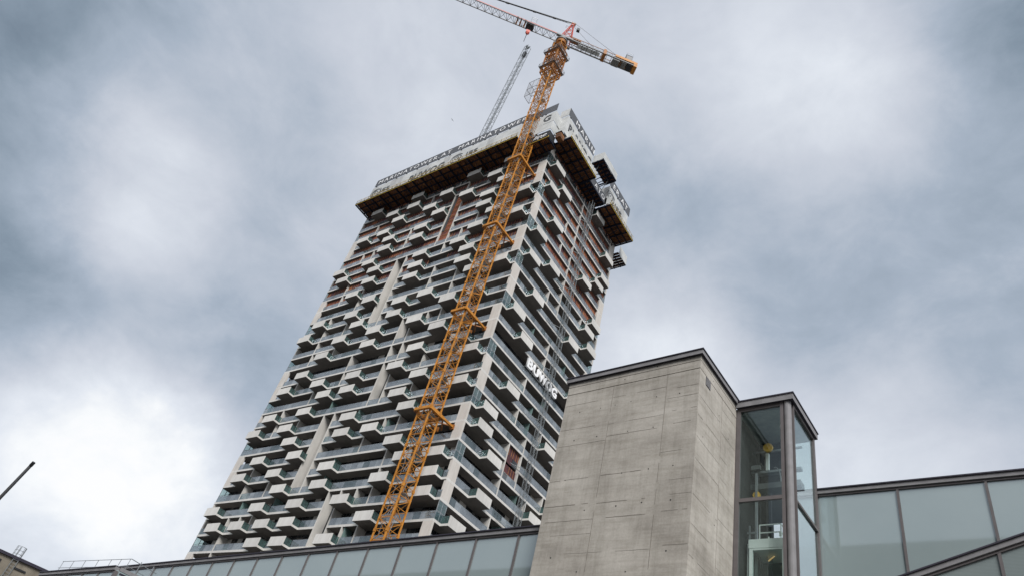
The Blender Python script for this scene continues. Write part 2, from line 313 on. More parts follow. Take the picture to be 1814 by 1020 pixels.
def fin(face,u,k0,k1,w=.2,key='fin'):
    z1=(ZK[k0]-.1) if k0>=0 else 110.2; z0=ZK[k1]+.24; b=MB()
    ks=[z for kk,z in ZK.items() if z0<z-.1 and z+.24<z1]
    slots=lslots if face=='L' else rslots
    # cut where slabs cross
    segs=cuts(z0,z1,[(z-.1,z+.24) for kk,z in ZK.items() if k0<kk<k1 and not (face=='L' and any(a-.3<=u<=c+.3 for a,c in lslots(kk))) and not (face=='R' and any(a-.3<=u<=c+.3 for a,c in rslots(kk)))])
    for a,c in segs:
        if face=='L': b.box(u-w/2,u+w/2,-.004,DEP-.01,a,c,key)
        else: b.box(-DEP+.01,.004,u-w/2,u+w/2,a,c,key)
    b.build('partition_wall',tower)
LF={-42.95:[(1,2),(4,5),(7,9),(10,11),(11,13),(13,14),(15,16),(17,19),(21,23),(24,26)],-39.95:[(4,5),(24,25)],-37.0:[(8,9),(9,10),(11,13),(13,14),(16,17),(18,19),(22,23),(24,25)],
 -30.88:[(3,5),(6,12),(14,16),(18,23)],-28.33:[(-1,1),(6,12),(18,23)],-21.52:[(-1,0),(1,6),(12,14),(14,15),(15,18),(23,27)],
 -18.92:[(0,1),(2,6),(6,7),(8,10),(12,14),(14,15),(15,18),(20,21),(23,27)],-15.8:[(5,6),(12,13),(19,20),(23,24),(25,26)],-12.85:[(4,5),(9,11),(12,13),(15,16),(17,18),(19,20),(21,23),(23,24),(25,26)]}
for u,l in LF.items():
    for k0,k1 in l: fin('L',u,k0,k1)
RF={10.33:[(-1,0),(3,4),(5,6),(9,10),(15,16),(17,18),(19,21),(21,22),(23,24)],13.8:[(-1,3),(3,8),(8,10),(12,14),(18,21)],17.2:[(17,18),(21,22)],21.1:[(8,9),(20,21)]}
for u,l in RF.items():
    for k0,k1 in l: fin('R',u,k0,k1)
for k0 in range(26,KMAX,2):
    for u in (-42.95,-30.88,-18.92): fin('L',u,k0,k0+2)
# back wall: window bands and weather membrane of the loggias, one band per storey and face
def band(face,k):
    z0,z1=ZK[k]+.24,(ZK[k-1]-.1)
    a,e=(-WL,-DEP) if face=='L' else (DEP,WR)
    P=(lambda u,o,z:(u,DEP-o,z)) if face=='L' else (lambda u,o,z:(-DEP+o,u,z))
    def bx(b,u0,u1,o0,o1,zz0,zz1,key):
        if face=='L': b.box(u0,u1,DEP-o1,DEP-o0,zz0,zz1,key)
        else: b.box(-DEP+o0,-DEP+o1,u0,u1,zz0,zz1,key)
    FW=1.2 if face=='L' else 1.2   # the membrane hangs forward of the later window line
    def red(u):
        if face=='L': return k<=5 or (k==6 and u<-13) or (k in (7,8) and (u<-30 or -28.4<u<-22 or u>-17)) or (k==9 and u<-36)
        return k<=5 or (k<=7 and u>6) or (k==8 and u>14) or (k in (20,21) and 10.3<u<13.8)
    wb,rb=MB(),MB(); last=None; u=a; rnd=random.Random(k*7+(face=='R')*100)
    while u<e-.01:
        w=min(rnd.choice((1.2,1.5,1.5,2.4,.9)),e-u)
        if e-(u+w)<.5: w=e-u
        c=u+w/2
        slot=any(s0<c<s1 for s0,s1 in (lslots(k) if face=='L' else rslots(k)))
        if last is not None and last!=red(c):
            wb.build('window_band',tower); rb.build('weather_membrane',tower); wb,rb=MB(),MB()
        last=red(c)
        if red(c) and slot and face=='L': pass
        elif red(c):
            key='membrane' if k>=20 else 'membrane2' if (face=='R' or u<-36) and rnd.random()<(.7 if face=='R' else .5) or rnd.random()<.08 else 'membrane'
            bx(rb,u,u+w,FW,FW+.03,z0,z1,key)
            for q in range(int(w/.62)+1):
                uu=u+.1+q*.62+rnd.uniform(-.06,.06)
                if rnd.random()<.8 and uu<u+w-.05: bx(rb,uu,uu+.035,FW+.031,FW+.07,z0+rnd.choice((.02,1.15)),z1-.02,'batten')
            if rnd.random()<.5: bx(rb,u+.05,u+w-.05,FW+.031,FW+.06,z0+1.18,z0+1.24,'batten')
            if rnd.random()<.3: bx(rb,u+.1,u+w-.1,FW+.031,FW+.1,z0+.02,z0+rnd.uniform(.7,1.3),'window')
        elif rnd.random()<.16: bx(wb,u,u+w,0,.05,z0,z1,'fin')
        else:
            bx(wb,u+.05,u+w-.05,0,.03,z0,z1,'window')
            bx(wb,u,u+.05,.0,.07,z0,z1,'frame'); bx(wb,u+w-.05,u+w,.0,.07,z0,z1,'frame')
            if rnd.random()<.35: bx(wb,u+.1,u+w-.1,.035,.05,z0+.05,z0+rnd.uniform(1.2,2.3),'soffit')
        u+=w
    wb.build('window_band',tower); rb.build('weather_membrane',tower)
for k in range(0,27):
    band('L',k); band('R',k)
b=MB(); b.box(-WL+.02,-DEP-.02,DEP+.02,WR-.02,1.9-1.9,110,'frame'); b.box(-WL+1,-1,1,WR-1,0,ZK[KMAX]-.1,'fin'); b.box(-45,-6,5,WR-4,110.05,117.5,'column'); b.build('building_core',tower)
# balconies --------------------------------------------------------------
S0={'a':-48.07,'b':-45.66,'c':-42.67,'d':-39.70,'e':-36.78,'f':-33.71,'h':-28.13,'i':-24.74,'j':-18.72,'k':-15.75,'l':-12.70,'m':-9.63}
LBAL={0:'bfjm',1:'dfil',2:'ehjm',3:'bdil',4:'ehlW',5:'ehm',6:'adlW',7:'beik',8:'eil',9:'dil',10:'fmW',11:'beij',12:'afilX',13:'ehj',14:'dhl',15:'ckX',16:'behjW',17:'fhl',18:'bekW',19:'adil',20:'eij',21:'cfl',22:'beimW',23:'filW',24:'aehjW',25:'bdfhl',26:'fhj',27:'behl',28:'dil',29:'afjm'}
RB={0:[16.9],1:[1.42],2:[4.9,22.7],3:[1.42],4:[22.7],5:[4.9,20.93],6:[16.97],7:[1.42],8:[7.0,22.7],9:[1.42,20.93],10:[22.7],11:[4.9,16.97],13:[1.42,20.93],14:[4.9,20.93],16:[22.7],17:[4.9],18:[16.97],19:[1.42],20:[1.42],21:[4.9,20.93],22:[16.97],23:[4.9],25:[1.42]}
BD=1.29
def bal_meshes(face,w):
    def bx(b,u0,u1,o0,o1,z0,z1,key,**kw):
        if face=='L': b.box(u0,u1,-o1,-o0,z0,z1,key,**kw)
        else: b.box(o0,o1,u0,u1,z0,z1,key,**kw)
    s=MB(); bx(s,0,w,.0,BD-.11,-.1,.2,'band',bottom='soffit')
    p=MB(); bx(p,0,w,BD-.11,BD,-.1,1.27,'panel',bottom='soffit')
    out=[]
    for u in (.03,w-.055):
        g=MB(); bx(g,u,u+.02,.02,BD-.11,.2,1.2,'guard'); bx(g,u-.012,u+.032,.0,BD-.11,1.2,1.24,'frame')
        bx(g,u-.01,u+.03,.60,.64,.2,1.2,'frame'); out.append(g.mesh('glass_guard'))
    return s.mesh('balcony_slab'),p.mesh('parapet_panel'),out[0],out[1]
def add_mesh(dst,me_b,off):
    n=len(dst.v); dst.v+=[(v[0]+off[0],v[1]+off[1],v[2]+off[2]) for v in me_b.v]
cache={}
allb=[]
for k,s in LBAL.items():
    for ch in s:
        if ch=='W': u,w=-4.5,3.7
        elif ch=='X': u,w=-6.95,3.3
        else: u,w=S0[ch],3.27
        allb.append(('L',u,w,k))
for k,l in RB.items():
    for u in l: allb.append(('R',u,3.27,k))
def dist(b):
    p=Vector((XC+b[1],YC,ZK[b[3]])) if b[0]=='L' else Vector((XC,YC+b[1],ZK[b[3]]))
    return p.length + (1000 if b[3]>=27 else 0)+(500 if (b[0]=='R' and b[3]>13 and b[1]>16 and b[3]!=18 and b[3]!=22) else 0)
allb.sort(key=dist)
rest=MB()
for n,(face,u,w,k) in enumerate(allb):
    key=(face,w)
    if key not in cache: cache[key]=bal_meshes(face,w)
    loc=(u,0,ZK[k]) if face=='L' else (0,u,ZK[k])
    if n<100:
        a,p,g,g2=cache[key]; o=link('balcony',a,tower,loc); link('parapet_panel',p,o); link('glass_guard',g,o); link('glass_guard',g2,o)
    else:
        for me in cache[key]:
            n0=len(rest.v); rest.v+=[tuple(v.co+Vector(loc)) for v in me.vertices]
            for p in me.polygons: rest.f.append(tuple(n0+i for i in p.vertices)); rest.mi.append(rest.m([q for q in M if M[q]==me.materials[p.material_index]][0]))
o=rest.build('balcony',tower); tag(o,kind='stuff')
# glass railings, one run per storey and face ------------------------------
def railing(face,k):
    z=ZK[k]+.24
    a,e=(-WL+.05,-.06) if face=='L' else (.06,WR-.05)
    holes=[(u,u+w) for f,u,w,kk in allb if f==face and kk==k]
    holes+=[(s0-.15,s1+.15) for s0,s1 in (lslots(k) if face=='L' else rslots(k))]
    if face=='L':
        holes+=[(-1.6,0) for k0,k1 in LCOL if k0<k<=k1]+[(-WL,-WL+1.65) for k0,k1 in ((2,4),(8,10),(14,16),(20,22)) if k0<k<=k1]
        holes+=[(u-.1,u+.1) for u,l in LF.items() for k0,k1 in l if k0<k<=k1]
    else:
        holes+=[(0,1.82) for k0,k1 in RCOL if k0<k<=k1]+[(WR-1.9,WR) for k0,k1 in ((-1,1),(5,7),(11,13),(17,19)) if k0<k<=k1]
        holes+=[(u-.1,u+.1) for u,l in RF.items() for k0,k1 in l if k0<k<=k1]
    def bx(u0,u1,o0,o1,z0,z1,key):
        b=cur[0]
        if face=='L': b.box(u0,u1,o0,o1,z0,z1,key)
        else: b.box(-o1,-o0,u0,u1,z0,z1,key)
    rnd=random.Random(k); cur=[None]
    for s0,s1 in cuts(a,e,holes):
        cur[0]=MB(); RUNS.append([-(s1-s0)/(Vector((XC+(s0+s1)/2,YC,z)) if face=='L' else Vector((XC,YC+(s0+s1)/2,z))).length**2*(1 if face=='L' or (s0+s1)/2<16 or z>60 else .1),cur[0]])
        n=max(1,round((s1-s0)/1.15)); w=(s1-s0)/n
        for i in range(n): bx(s0+i*w+.012,s0+(i+1)*w-.012,.045,.065,z-.06,z+1.02,rnd.choice(('rail','rail','rail','rail2','rail3')))
        bx(s0,s1,.035,.075,z+1.02,z+1.055,'steel')
        if k<9 and rnd.random()<.7: # scaffold-like guard rods left in unfinished loggias
            for q in range(3):
                uu=rnd.uniform(s0,s1); bx(uu,uu+.04,.3,.34,z,z+1.5,'greysteel')
RUNS=[]
for k in range(0,27): railing('L',k); railing('R',k)
RUNS.sort(key=lambda q:q[0])
for q in RUNS[:100]: q[1].build('glass_railing',tower)
rest=MB()
for q in RUNS[100:]:
    b=q[1]; n0=len(rest.v); rest.v+=b.v; rest.f+=[tuple(n0+i for i in f) for f in b.f]; rest.mi+=[rest.m(b.mats[i]) for i in b.mi]
tag(rest.build('glass_railing',tower),kind='stuff')
# tall open slots in the left face: dark glazing or red netting at the back
for a,c,k0,k1 in LSLOT:
    b=MB(); zt,zb=ZK[k0]-.1,ZK[k1]+.24; red_=k0==1
    b.box(a+.12,c-.12,*((.30,.33) if red_ else (DEP-.07,DEP-.04)),zb,zt,'membrane2' if red_ else 'window')
    if red_:
        for i in range(int((zt-zb)/.7)): b.bar((a+.15,.24,zb+i*.7),(c-.15,.24,zb+i*.7+(.5 if i%2 else -.1)),.05,'batten')
        b.box(a+.12,a+.75,.2,.26,zb+4,zt,'frame')
    else: b.box((a+c)/2-.04,(a+c)/2+.04,DEP-.12,DEP-.072,zb,zt,'frame')
    b.build('recess_glazing',tower)
# full-height corner screens
def screen(x0,x1,y0,y1,k,brace=False):
    b=MB(); z0,z1=ZK[k]+.24,ZK[k-1]-.1
    b.box(x0,x1,y0,y1,z0,z1,'screen')
    def at(t): return (x0+(x1-x0)*t if x1-x0>y1-y0 else (x0+x1)/2, y0+(y1-y0)*t if y1-y0>x1-x0 else (y0+y1)/2)
    for t in (0.02,.5,.98):
        p=at(t); b.bar((p[0],p[1],z0),(p[0],p[1],z1),.07,'steel')
    for zz in (z0+.03,z0+1.15,z1-.03): p,q=at(0),at(1); b.bar((*p,zz),(*q,zz),.06,'steel')
    if brace: p,q=at(0),at(1); b.bar((*p,z0+1.1),(*q,z0+.1),.05,'greysteel'); b.bar((*p,z0+1.2),(*q,z1-.1),.05,'greysteel')
    b.build('corner_screen',tower)
for k in (1,4,7,10,13,16,19,22,25): screen(-.075,-.045,.08,1.76,k)
for k in (2,5,8,11,14,17,20,23,26): screen(-WL+.04,-WL+.07,.08,1.85,k,True)
for k in (3,6,9,12,15): screen(-WL+.04,-WL+.07,.08,1.85,k) if 0 else None
for k in (4,7,10,13): screen(-1.8,-.1,WR-.07,WR-.04,k+1,True)
# greenish glass screens between neighbouring loggias
for u,k in ((-43,18),(-38.6,20),(-30.6,18),(-33.6,17),(-41.5,24),(-22.8,19),(-23.6,22),(-24.1,23),(-15.2,20),(-15.3,26),(-27.4,13),(-45,16),(-33.4,24),(-12.1,14)):
    b=MB(); b.box(u-.02,u+.02,.12,1.58,ZK[k]+.24,ZK[k-1]-.1,'green'); b.build('divider_screen',tower)
for u,k in ((13.7,17),(13.8,18),(15,22),(12.9,24),(9.2,13),(19.6,13),(16.3,16)):
    b=MB(); b.box(-1.58,-.12,u-.02,u+.02,ZK[k]+.24,ZK[k-1]-.1,'green'); b.build('divider_screen',tower)
# timber boarding and stacked panels visible in unfinished bays
b=MB()
for k in (5,6,8,9,12,14,15): 
    for q in range(3): b.box(-1.3-.1*q,-1.2-.1*q,11.5+.5*q,12.1+.5*q,ZK[k]+.24,ZK[k]+1.9,'batten' if q%2 else 'ply')
    for q in range(5): b.bar((-.25,10.6+q*.6,ZK[k]+.24),(-.25,10.6+q*.6,ZK[k]+1.35),.05,'steel')
    b.bar((-.25,10.5,ZK[k]+.8),(-.25,13.6,ZK[k]+.8),.05,'steel'); b.bar((-.25,10.5,ZK[k]+1.3),(-.25,13.6,ZK[k]+1.3),.05,'steel')
b.build('temporary_guard_rail',tower)
# ================================================================ sign
sg=thing('facade_sign','white capital letters mounted on dark band high on right face of the tower','sign',(XC,YC,64.0))
b=MB(); b.box(-1.60,-1.52,8.6,25,-1.05,2.25,'frame'); b.build('dark_backing',sg)
b=MB()
for u in (9,11.2,13.4,15.6,17.8): b.bar((-1.75,u,0.1),(.15,u,0.1),.06,'steel')
b.bar((.12,8.9,.1),(.12,18.2,.1),.08,'steel'); b.bar((.12,8.9,1.5),(.12,18.2,1.5),.05,'steel'); b.build('bracket',sg)
xs=[('B',9.0,1.55),('U',10.85,1.55),('W',12.6,2.15),('O',14.85,1.6),('G',16.6,1.55)]
for ch,u,w in xs: text('letter',ch,'letters',sg,(.32,u,0.05),(0,1,0),w,1.72,.14,.03)
# ================================================================ formwork platforms
def P(face,u,o,z): return (u,-o,z) if face=='L' else (o,u,z)
def fbox(b,face,u0,u1,o0,o1,z0,z1,key,**kw):
    if face=='L': b.box(u0,u1,-o1,-o0,z0,z1,key,**kw)
    elif face=='R': b.box(o0,o1,u0,u1,z0,z1,key,**kw)
def deck(par,face,u0,u1,o0,o1,z,edge='yellow',step=2.4):
    b=MB(); n=max(1,round((u1-u0)/step)); w=(u1-u0)/n
    m=max(1,round((o1-o0)/1.35)); d=(o1-o0)/m
    for i in range(n):
        for j in range(m): fbox(b,face,u0+i*w+.003,u0+(i+1)*w-.003,o0+j*d+.003,o0+(j+1)*d-.003,z+.42,z+.47,'ply')
    b.build('plywood_deck',par)
    b=MB()
    for i in range(n+1): fbox(b,face,u0+i*w-.11,u0+i*w+.11,o0,o1,z+.0,z+.26,'bluebeam')
    for j in range(m+1): fbox(b,face,u0-.1,u1+.1,max(o0,o0+j*d-.12),o0+j*d+.12,z+.262,z+.418,'bluebeam')
    for i in range(n*3): 
        uu=u0+(i+.5)*w/3; fbox(b,face,uu-.045,uu+.045,o0+.1,o1-.1,z+.30,z+.412,'redbeam')
    for i in range(n): # struts back to the wall
        uu=u0+(i+.5)*w; b.bar(P(face,uu,.1,z-1.0),P(face,uu,min(o1,o0+2.4),z-.02),.12,'bluebeam')
        b.bar(P(face,uu,.12,z-1.1),P(face,uu,.12,z+.2),.14,'black')
    b.build('support_beams',par)
    b=MB(); fbox(b,face,u0-.15,u1+.15,o1,o1+.07,z+.12,z+.5,edge); 
    for zz in (.95,1.45): b.bar(P(face,u0-.1,o1+.03,z+zz),P(face,u1+.1,o1+.03,z+zz),.05,edge)
    for i in range(int((u1-u0)/1.2)+1): b.bar(P(face,u0+i*1.2,o1+.03,z+.1),P(face,u0+i*1.2,o1+.03,z+1.5),.05,'black')
    rnd=random.Random(int(u0*10))
    for i in range(int((u1-u0)/.8)):
        if rnd.random()<.3: uu=u0+i*.8; fbox(b,face,uu,uu+.15,o1+.075,o1+.12,z+.5,z+.72,'letters')
    for i in range(int((u1-u0)/2.2)): uu=u0+i*2.2+.7; b.bar(P(face,uu,o1-.3,z-.6),P(face,uu,o1-.3,z),.07,'bluebeam'); 
    b.build('edge_guard',par)
def wall(par,face,u0,u1,off,z0,z1,key,name,ret=1.2,ends=(1,1),seams=True):
    b=MB(); n=max(1,round((u1-u0)/5.6)); w=(u1-u0)/n
    if key=='white':
        n=max(1,round((u1-u0)/1.9)); w=(u1-u0)/n
    rd=random.Random(int(u0*13+z0))
    for i in range(n):
        k_=key; o_=0
        if key=='white': k_=rd.choice(('white','white','white','white2')); o_=rd.uniform(-.05,.0)
        fbox(b,face,u0+i*w+(.02 if seams else 0),u0+(i+1)*w-(.02 if seams else 0),off-.06+o_,off+o_,z0+(rd.uniform(-.08,.08) if key=='white' else 0),z1,k_)
        if key=='white' and i%3==1: fbox(b,face,u0+i*w-.03,u0+i*w+.03,off-.2,off-.11,z0-.2,z1+.15,'bluebeam')
    if ends[0]: fbox(b,face,u0,u0+.06,off-ret,off-.065,z0,z1,key)
    if ends[1]: fbox(b,face,u1-.06,u1,off-ret,off-.065,z0,z1,key)
    b.build(name,par)
    return n
def brackets(par,face,u0,u1,off,z0,z1):
    b=MB(); n=int((u1-u0)/3.1)
    for i in range(n+1):
        uu=u0+.4+i*3.1
        if uu>u1: break
        fbox(b,face,uu,uu+.28,off-.25,off-.08,z0-.35,z1+.2,'bluebeam')
    fbox(b,face,u0,u1,off-.22,off-.16,z0,z1,'bluebeam'); b.build('screen_frame',par)
pl=thing('formwork_platform','long brown formwork platform with white screens and dark banner above left face','platform',(XC,YC,0),0,'formwork platforms round the tower top')
deck(pl,'L',-48.7,-5.3,0.05,4.2,110.2)
wall(pl,'L',-47.5,-5.0,3.0,111.0,117.05,'white','mesh_screen')
brackets(pl,'L',-47.3,-5.2,3.0,117.05,117.35)
wall(pl,'L',-47.25,-5.0,3.02,117.35,119.75,'banner','banner',ends=(0,0))
text('banner_lettering','MARINATOWER.AT','letters',pl,(-46.3,-3.06,117.93),(1,0,0),21.4,1.2,.01,.0,0,1.35)
text('banner_lettering','MARINATOWER','letters',pl,(-22.9,-3.06,117.93),(1,0,0),17.2,1.2,.01,.0,0,1.35)
text('screen_lettering','BUWOG','greyletters',pl,(-35.3,-3.04,113.1),(1,0,0),9.8,2.2,.01,.015)
text('screen_lettering','IES','greyletters',pl,(-19.6,-3.04,113.9),(1,0,0),2.9,1.25,.01,.01)
text('screen_lettering','IES','greyletters',pl,(-44.2,-3.04,113.9),(1,0,0),2.9,1.25,.01,.01)
def rings(par,face,u,z,off):
    b=MB()
    for R_,w_,a0,a1 in ((1.75,.16,40,330),(1.28,.2,-60,215),(.62,.2,0,360)):
        n=36; 
        for i in range(n):
            t0=R(a0+(a1-a0)*i/n); t1=R(a0+(a1-a0)*(i+1)/n)
            q=[(math.cos(t0)*(R_-w_),math.sin(t0)*(R_-w_)),(math.cos(t0)*R_,math.sin(t0)*R_),(math.cos(t1)*R_,math.sin(t1)*R_),(math.cos(t1)*(R_-w_),math.sin(t1)*(R_-w_))]
            lo=[P(face,u+a,off,z+c*.78) for a,c in q]; hi=[P(face,u+a,off+.02,z+c*.78) for a,c in q]; b.hexa(lo+hi,'greyletters')
    b.build('screen_emblem',par)
rings(pl,'L',-22.2,114.6,3.005); rings(pl,'L',-46.0+.6,114.6,3.005)
# right-hand end of the left face: stepped screens beside the crane mast
p2=thing('formwork_platform','short stepped white screen stack at the near top corner, beside the crane mast','platform',(XC,YC,0),0,'formwork platforms round the tower top')
deck(p2,'L',-4.9,1.4,0.05,2.9,107.9)
wall(p2,'L',-4.9,1.5,3.0,108.3,110.1,'black','mesh_screen',1.9)
text('screen_lettering','line','letters',p2,(-1.9,-3.04,108.6),(1,0,0),2.9,1.1,.01,.0,.35)
wall(p2,'L',-4.9,1.6,3.15,110.45,112.85,'white','mesh_screen',2.2)
wall(p2,'L',-4.9,1.6,3.0,113.2,116.4,'white','mesh_screen',2.2)
text('screen_lettering','G','greyletters',p2,(-1.0,-3.04,113.9),(1,0,0),1.7,1.9,.01,.02)
wall(p2,'L',-4.9,1.6,3.02,116.7,118.95,'banner','banner',ends=(0,0))
brackets(p2,'L',-4.6,1.5,3.0,116.4,116.7)
b=MB(); b.box(1.9,3.0,-1.6,-.3,109.2,110.6,'ply'); b.box(1.75,3.1,-1.7,-.2,110.62,110.75,'black'); b.build('plywood_box',p2)
p3=thing('formwork_platform','brown formwork platform with white screens lettered above near half of right face','platform',(XC,YC,0),0,'formwork platforms round the tower top')
deck(p3,'R',0.35,10.2,0.05,4.05,110.6)
wall(p3,'R',-.85,9.2,3.0,111.5,116.9,'white','mesh_screen',2.4,(1,1))
fb=MB(); fbox(fb,'R',0.3,10.2,3.98,4.1,111.1,112.4,'white'); fbox(fb,'R',.3,.36,1.2,3.98,111.1,113.2,'white'); fb.build('side_screen',p3)
wall(p3,'R',-.9,9.3,3.02,117.2,119.45,'banner','banner',2.0,(0,0))
fb=MB(); fbox(fb,'R',-.9,-.84,.9,2.95,117.2,119.45,'white'); fb.build('side_screen',p3)
brackets(p3,'R',-.6,9.1,3.0,116.9,117.2)
text('banner_lettering','MARIN','letters',p3,(3.06,1.7,117.6),(0,1,0),7.5,1.25,.01,.0,0,1.5)
text('screen_lettering','BUWOG','greyletters',p3,(3.04,.0,113.2),(0,1,0),9.0,2.2,.01,.02)
p4=thing('formwork_platform','narrow slatted platform with dark lettered banner low in the middle of right face','platform',(XC,YC,0),0,'formwork platforms round the tower top')
deck(p4,'R',10.5,16.6,0.05,2.55,110.7,'bluebeam',1.0)
wall(p4,'R',10.9,16.8,2.62,111.1,113.3,'banner','banner',1.4,(1,1))
text('banner_lettering','ATO','letters',p4,(2.68,12.3,111.5),(0,1,0),4.1,1.25,.01,.0,0,1.4)
p5=thing('formwork_platform','highest white boxed platform with timber underside, jutting out over middle of right face','platform',(XC,YC,0),0,'formwork platforms round the tower top')
deck(p5,'R',10.1,15.7,2.5,4.95,115.8,'bluebeam',.9)
wall(p5,'R',10.0,15.9,5.05,116.0,118.3,'white','mesh_screen',2.5,(1,1))
b=MB(); b.box(-2,2.5,10.3,10.5,115.8,116.05,'bluebeam'); b.box(-2,2.5,15.2,15.4,115.8,116.05,'bluebeam'); b.bar((2.6,11,113.4),(3.6,11,116),.1,'steel'); b.bar((2.6,15,113.4),(3.6,15,116),.1,'steel'); b.build('outrigger_beam',p5)
p6=thing('formwork_platform','brown formwork platform with white screens and banner above far half of right face','platform',(XC,YC,0),0,'formwork platforms round the tower top')
deck(p6,'R',16.9,27.2,0.05,4.1,110.1)
wall(p6,'R',16.9,25.6,3.0,111.0,116.75,'white','mesh_screen',2.0,(1,1))
fb=MB(); fbox(fb,'R',16.9,16.96,1.6,4.1,110.9,112.9,'white'); fb.build('side_screen',p6)
wall(p6,'R',16.9,26.0,3.02,117.05,119.6,'banner','banner',2.0,(0,0)); brackets(p6,'R',17.1,25.8,3.0,116.75,117.05)
text('banner_lettering','ER.AT','letters',p6,(3.06,18.2,117.5),(0,1,0),6.6,1.3,.01,.0,0,1.3)
text('screen_lettering','IES','greyletters',p6,(3.04,20.0,113.4),(0,1,0),3.0,1.3,.01,.01); rings(p6,'R',18.3,114.4,3.005)
p7=thing('formwork_platform','small white boxed platform peeking out behind far top edge of tower','platform',(XC,YC,0),0,'formwork platforms round the tower top')
b=MB(); 
for i in range(5): b.box(-6,1.0,27.5+i*.75,28.1+i*.75,108.3,108.36,'ply')
b.build('plywood_deck',p7)
b=MB()
for i in range(6): b.box(-6,1.0,27.42+i*.75,27.52+i*.75,108.02,108.28,'bluebeam')
for i in range(4): b.box(-.2-i*1.4,-.05-i*1.4,27.4,31.2,107.8,108.0,'bluebeam')
b.build('support_beams',p7)
b=MB(); b.box(1.0,1.06,27.9,31.2,108.1,110.5,'white'); b.box(-6,.98,31.2,31.26,108.1,110.5,'white'); b.build('mesh_screen',p7)
p8=thing('formwork_platform','small dark bracket platform on the far left top edge of tower','platform',(XC,YC,0),0,'formwork platforms round the tower top')
b=MB(); b.box(-WL-2.2,-WL-.02,2.2,8,108.0,108.25,'bluebeam'); b.box(-WL-2.3,-WL-.02,2.2,2.35,107.7,109.4,'black'); b.bar((-WL-2.1,2.4,108),(-WL-.05,2.4,106.2),.15,'bluebeam'); b.build('support_beams',p8)
# slab supports below the left platform end
# ================================================================ orange tower crane
MX,MY=XC-3.05,YC-3.6; HW=1.0; JZ=146.6
crane=thing('tower_crane','orange lattice tower crane tied to the left face near the tower corner','crane',(MX,MY,0))
JD=Vector((.655,.756,0)); JS=Vector((.756,-.655,0))   # counter-jib direction and its side
legs=[(-HW,-HW),(HW,-HW),(HW,HW),(-HW,HW)]
def mast(z0,z1,hw,step,key,leg,br,name,par,twist=0):
    b=MB(); c=[(-hw,-hw),(hw,-hw),(hw,hw),(-hw,hw)]
    for x,y in c: b.bar((x,y,z0),(x,y,z1),leg,key)
    n=int(round((z1-z0)/step)); h=(z1-z0)/n
    for i in range(n):
        za,zb=z0+i*h,z0+(i+1)*h
        for s in range(4):
            p,q=c[s],c[(s+1)%4]
            b.bar((*p,za),(*q,za),br,key)
            if (i+s)%2: p,q=q,p
            m_=((p[0]+q[0])/2,(p[1]+q[1])/2)
            b.bar((*p,za),(*q,zb),br*.9,key)
        if i%4==0: b.bar((*c[0],za),(*c[2],za),br*.8,key)
    if name=='mast':
        for i in range(25):   # bolted joints on the legs
            z=5.8*i+1.2
            for x,y in c: b.box(x-.13,x+.13,y-.13,y+.13,z-.2,z+.2,key)
    b.build(name,par)
    return h
mast(0,144.5,HW,1.45,'orange',.17,.075,'mast',crane)
b=MB()   # ladders and landings inside
for i in range(48):
    z=i*2.9+.6; s=-1 if i%2 else 1
    b.bar((s*.45-.2,-.3,z),(s*.2-.2,.2,z+2.9),.06,'steel'); b.bar((s*.45+.2,-.3,z),(s*.2+.2,.2,z+2.9),.06,'steel')
    for q in range(6): t=q/6; b.bar((s*(.45-.25*t)-.2,-.3+.5*t,z+2.9*t),(s*(.45-.25*t)+.2,-.3+.5*t,z+2.9*t),.035,'steel')
    if i%2==0: b.box(-.75,.75,-.1,.75,z-.03,z,'steel')
b.bar((-.6,-.6,0),(-.6,-.6,144),.06,'cranegrey')
b.build('ladder',crane)
for z in (47.08,64.6,83.46,101.56):
    b=MB(); a=1.36
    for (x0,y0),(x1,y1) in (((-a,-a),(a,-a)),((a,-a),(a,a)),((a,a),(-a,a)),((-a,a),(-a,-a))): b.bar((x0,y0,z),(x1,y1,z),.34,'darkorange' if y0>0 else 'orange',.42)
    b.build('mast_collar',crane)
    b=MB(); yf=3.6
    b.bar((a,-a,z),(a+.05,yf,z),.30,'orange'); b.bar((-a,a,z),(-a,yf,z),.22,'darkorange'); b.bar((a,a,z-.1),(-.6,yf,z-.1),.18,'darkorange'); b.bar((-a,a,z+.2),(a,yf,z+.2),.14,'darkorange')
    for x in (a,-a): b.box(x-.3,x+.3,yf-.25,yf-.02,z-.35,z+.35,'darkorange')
    b.build('tie_arm',crane)
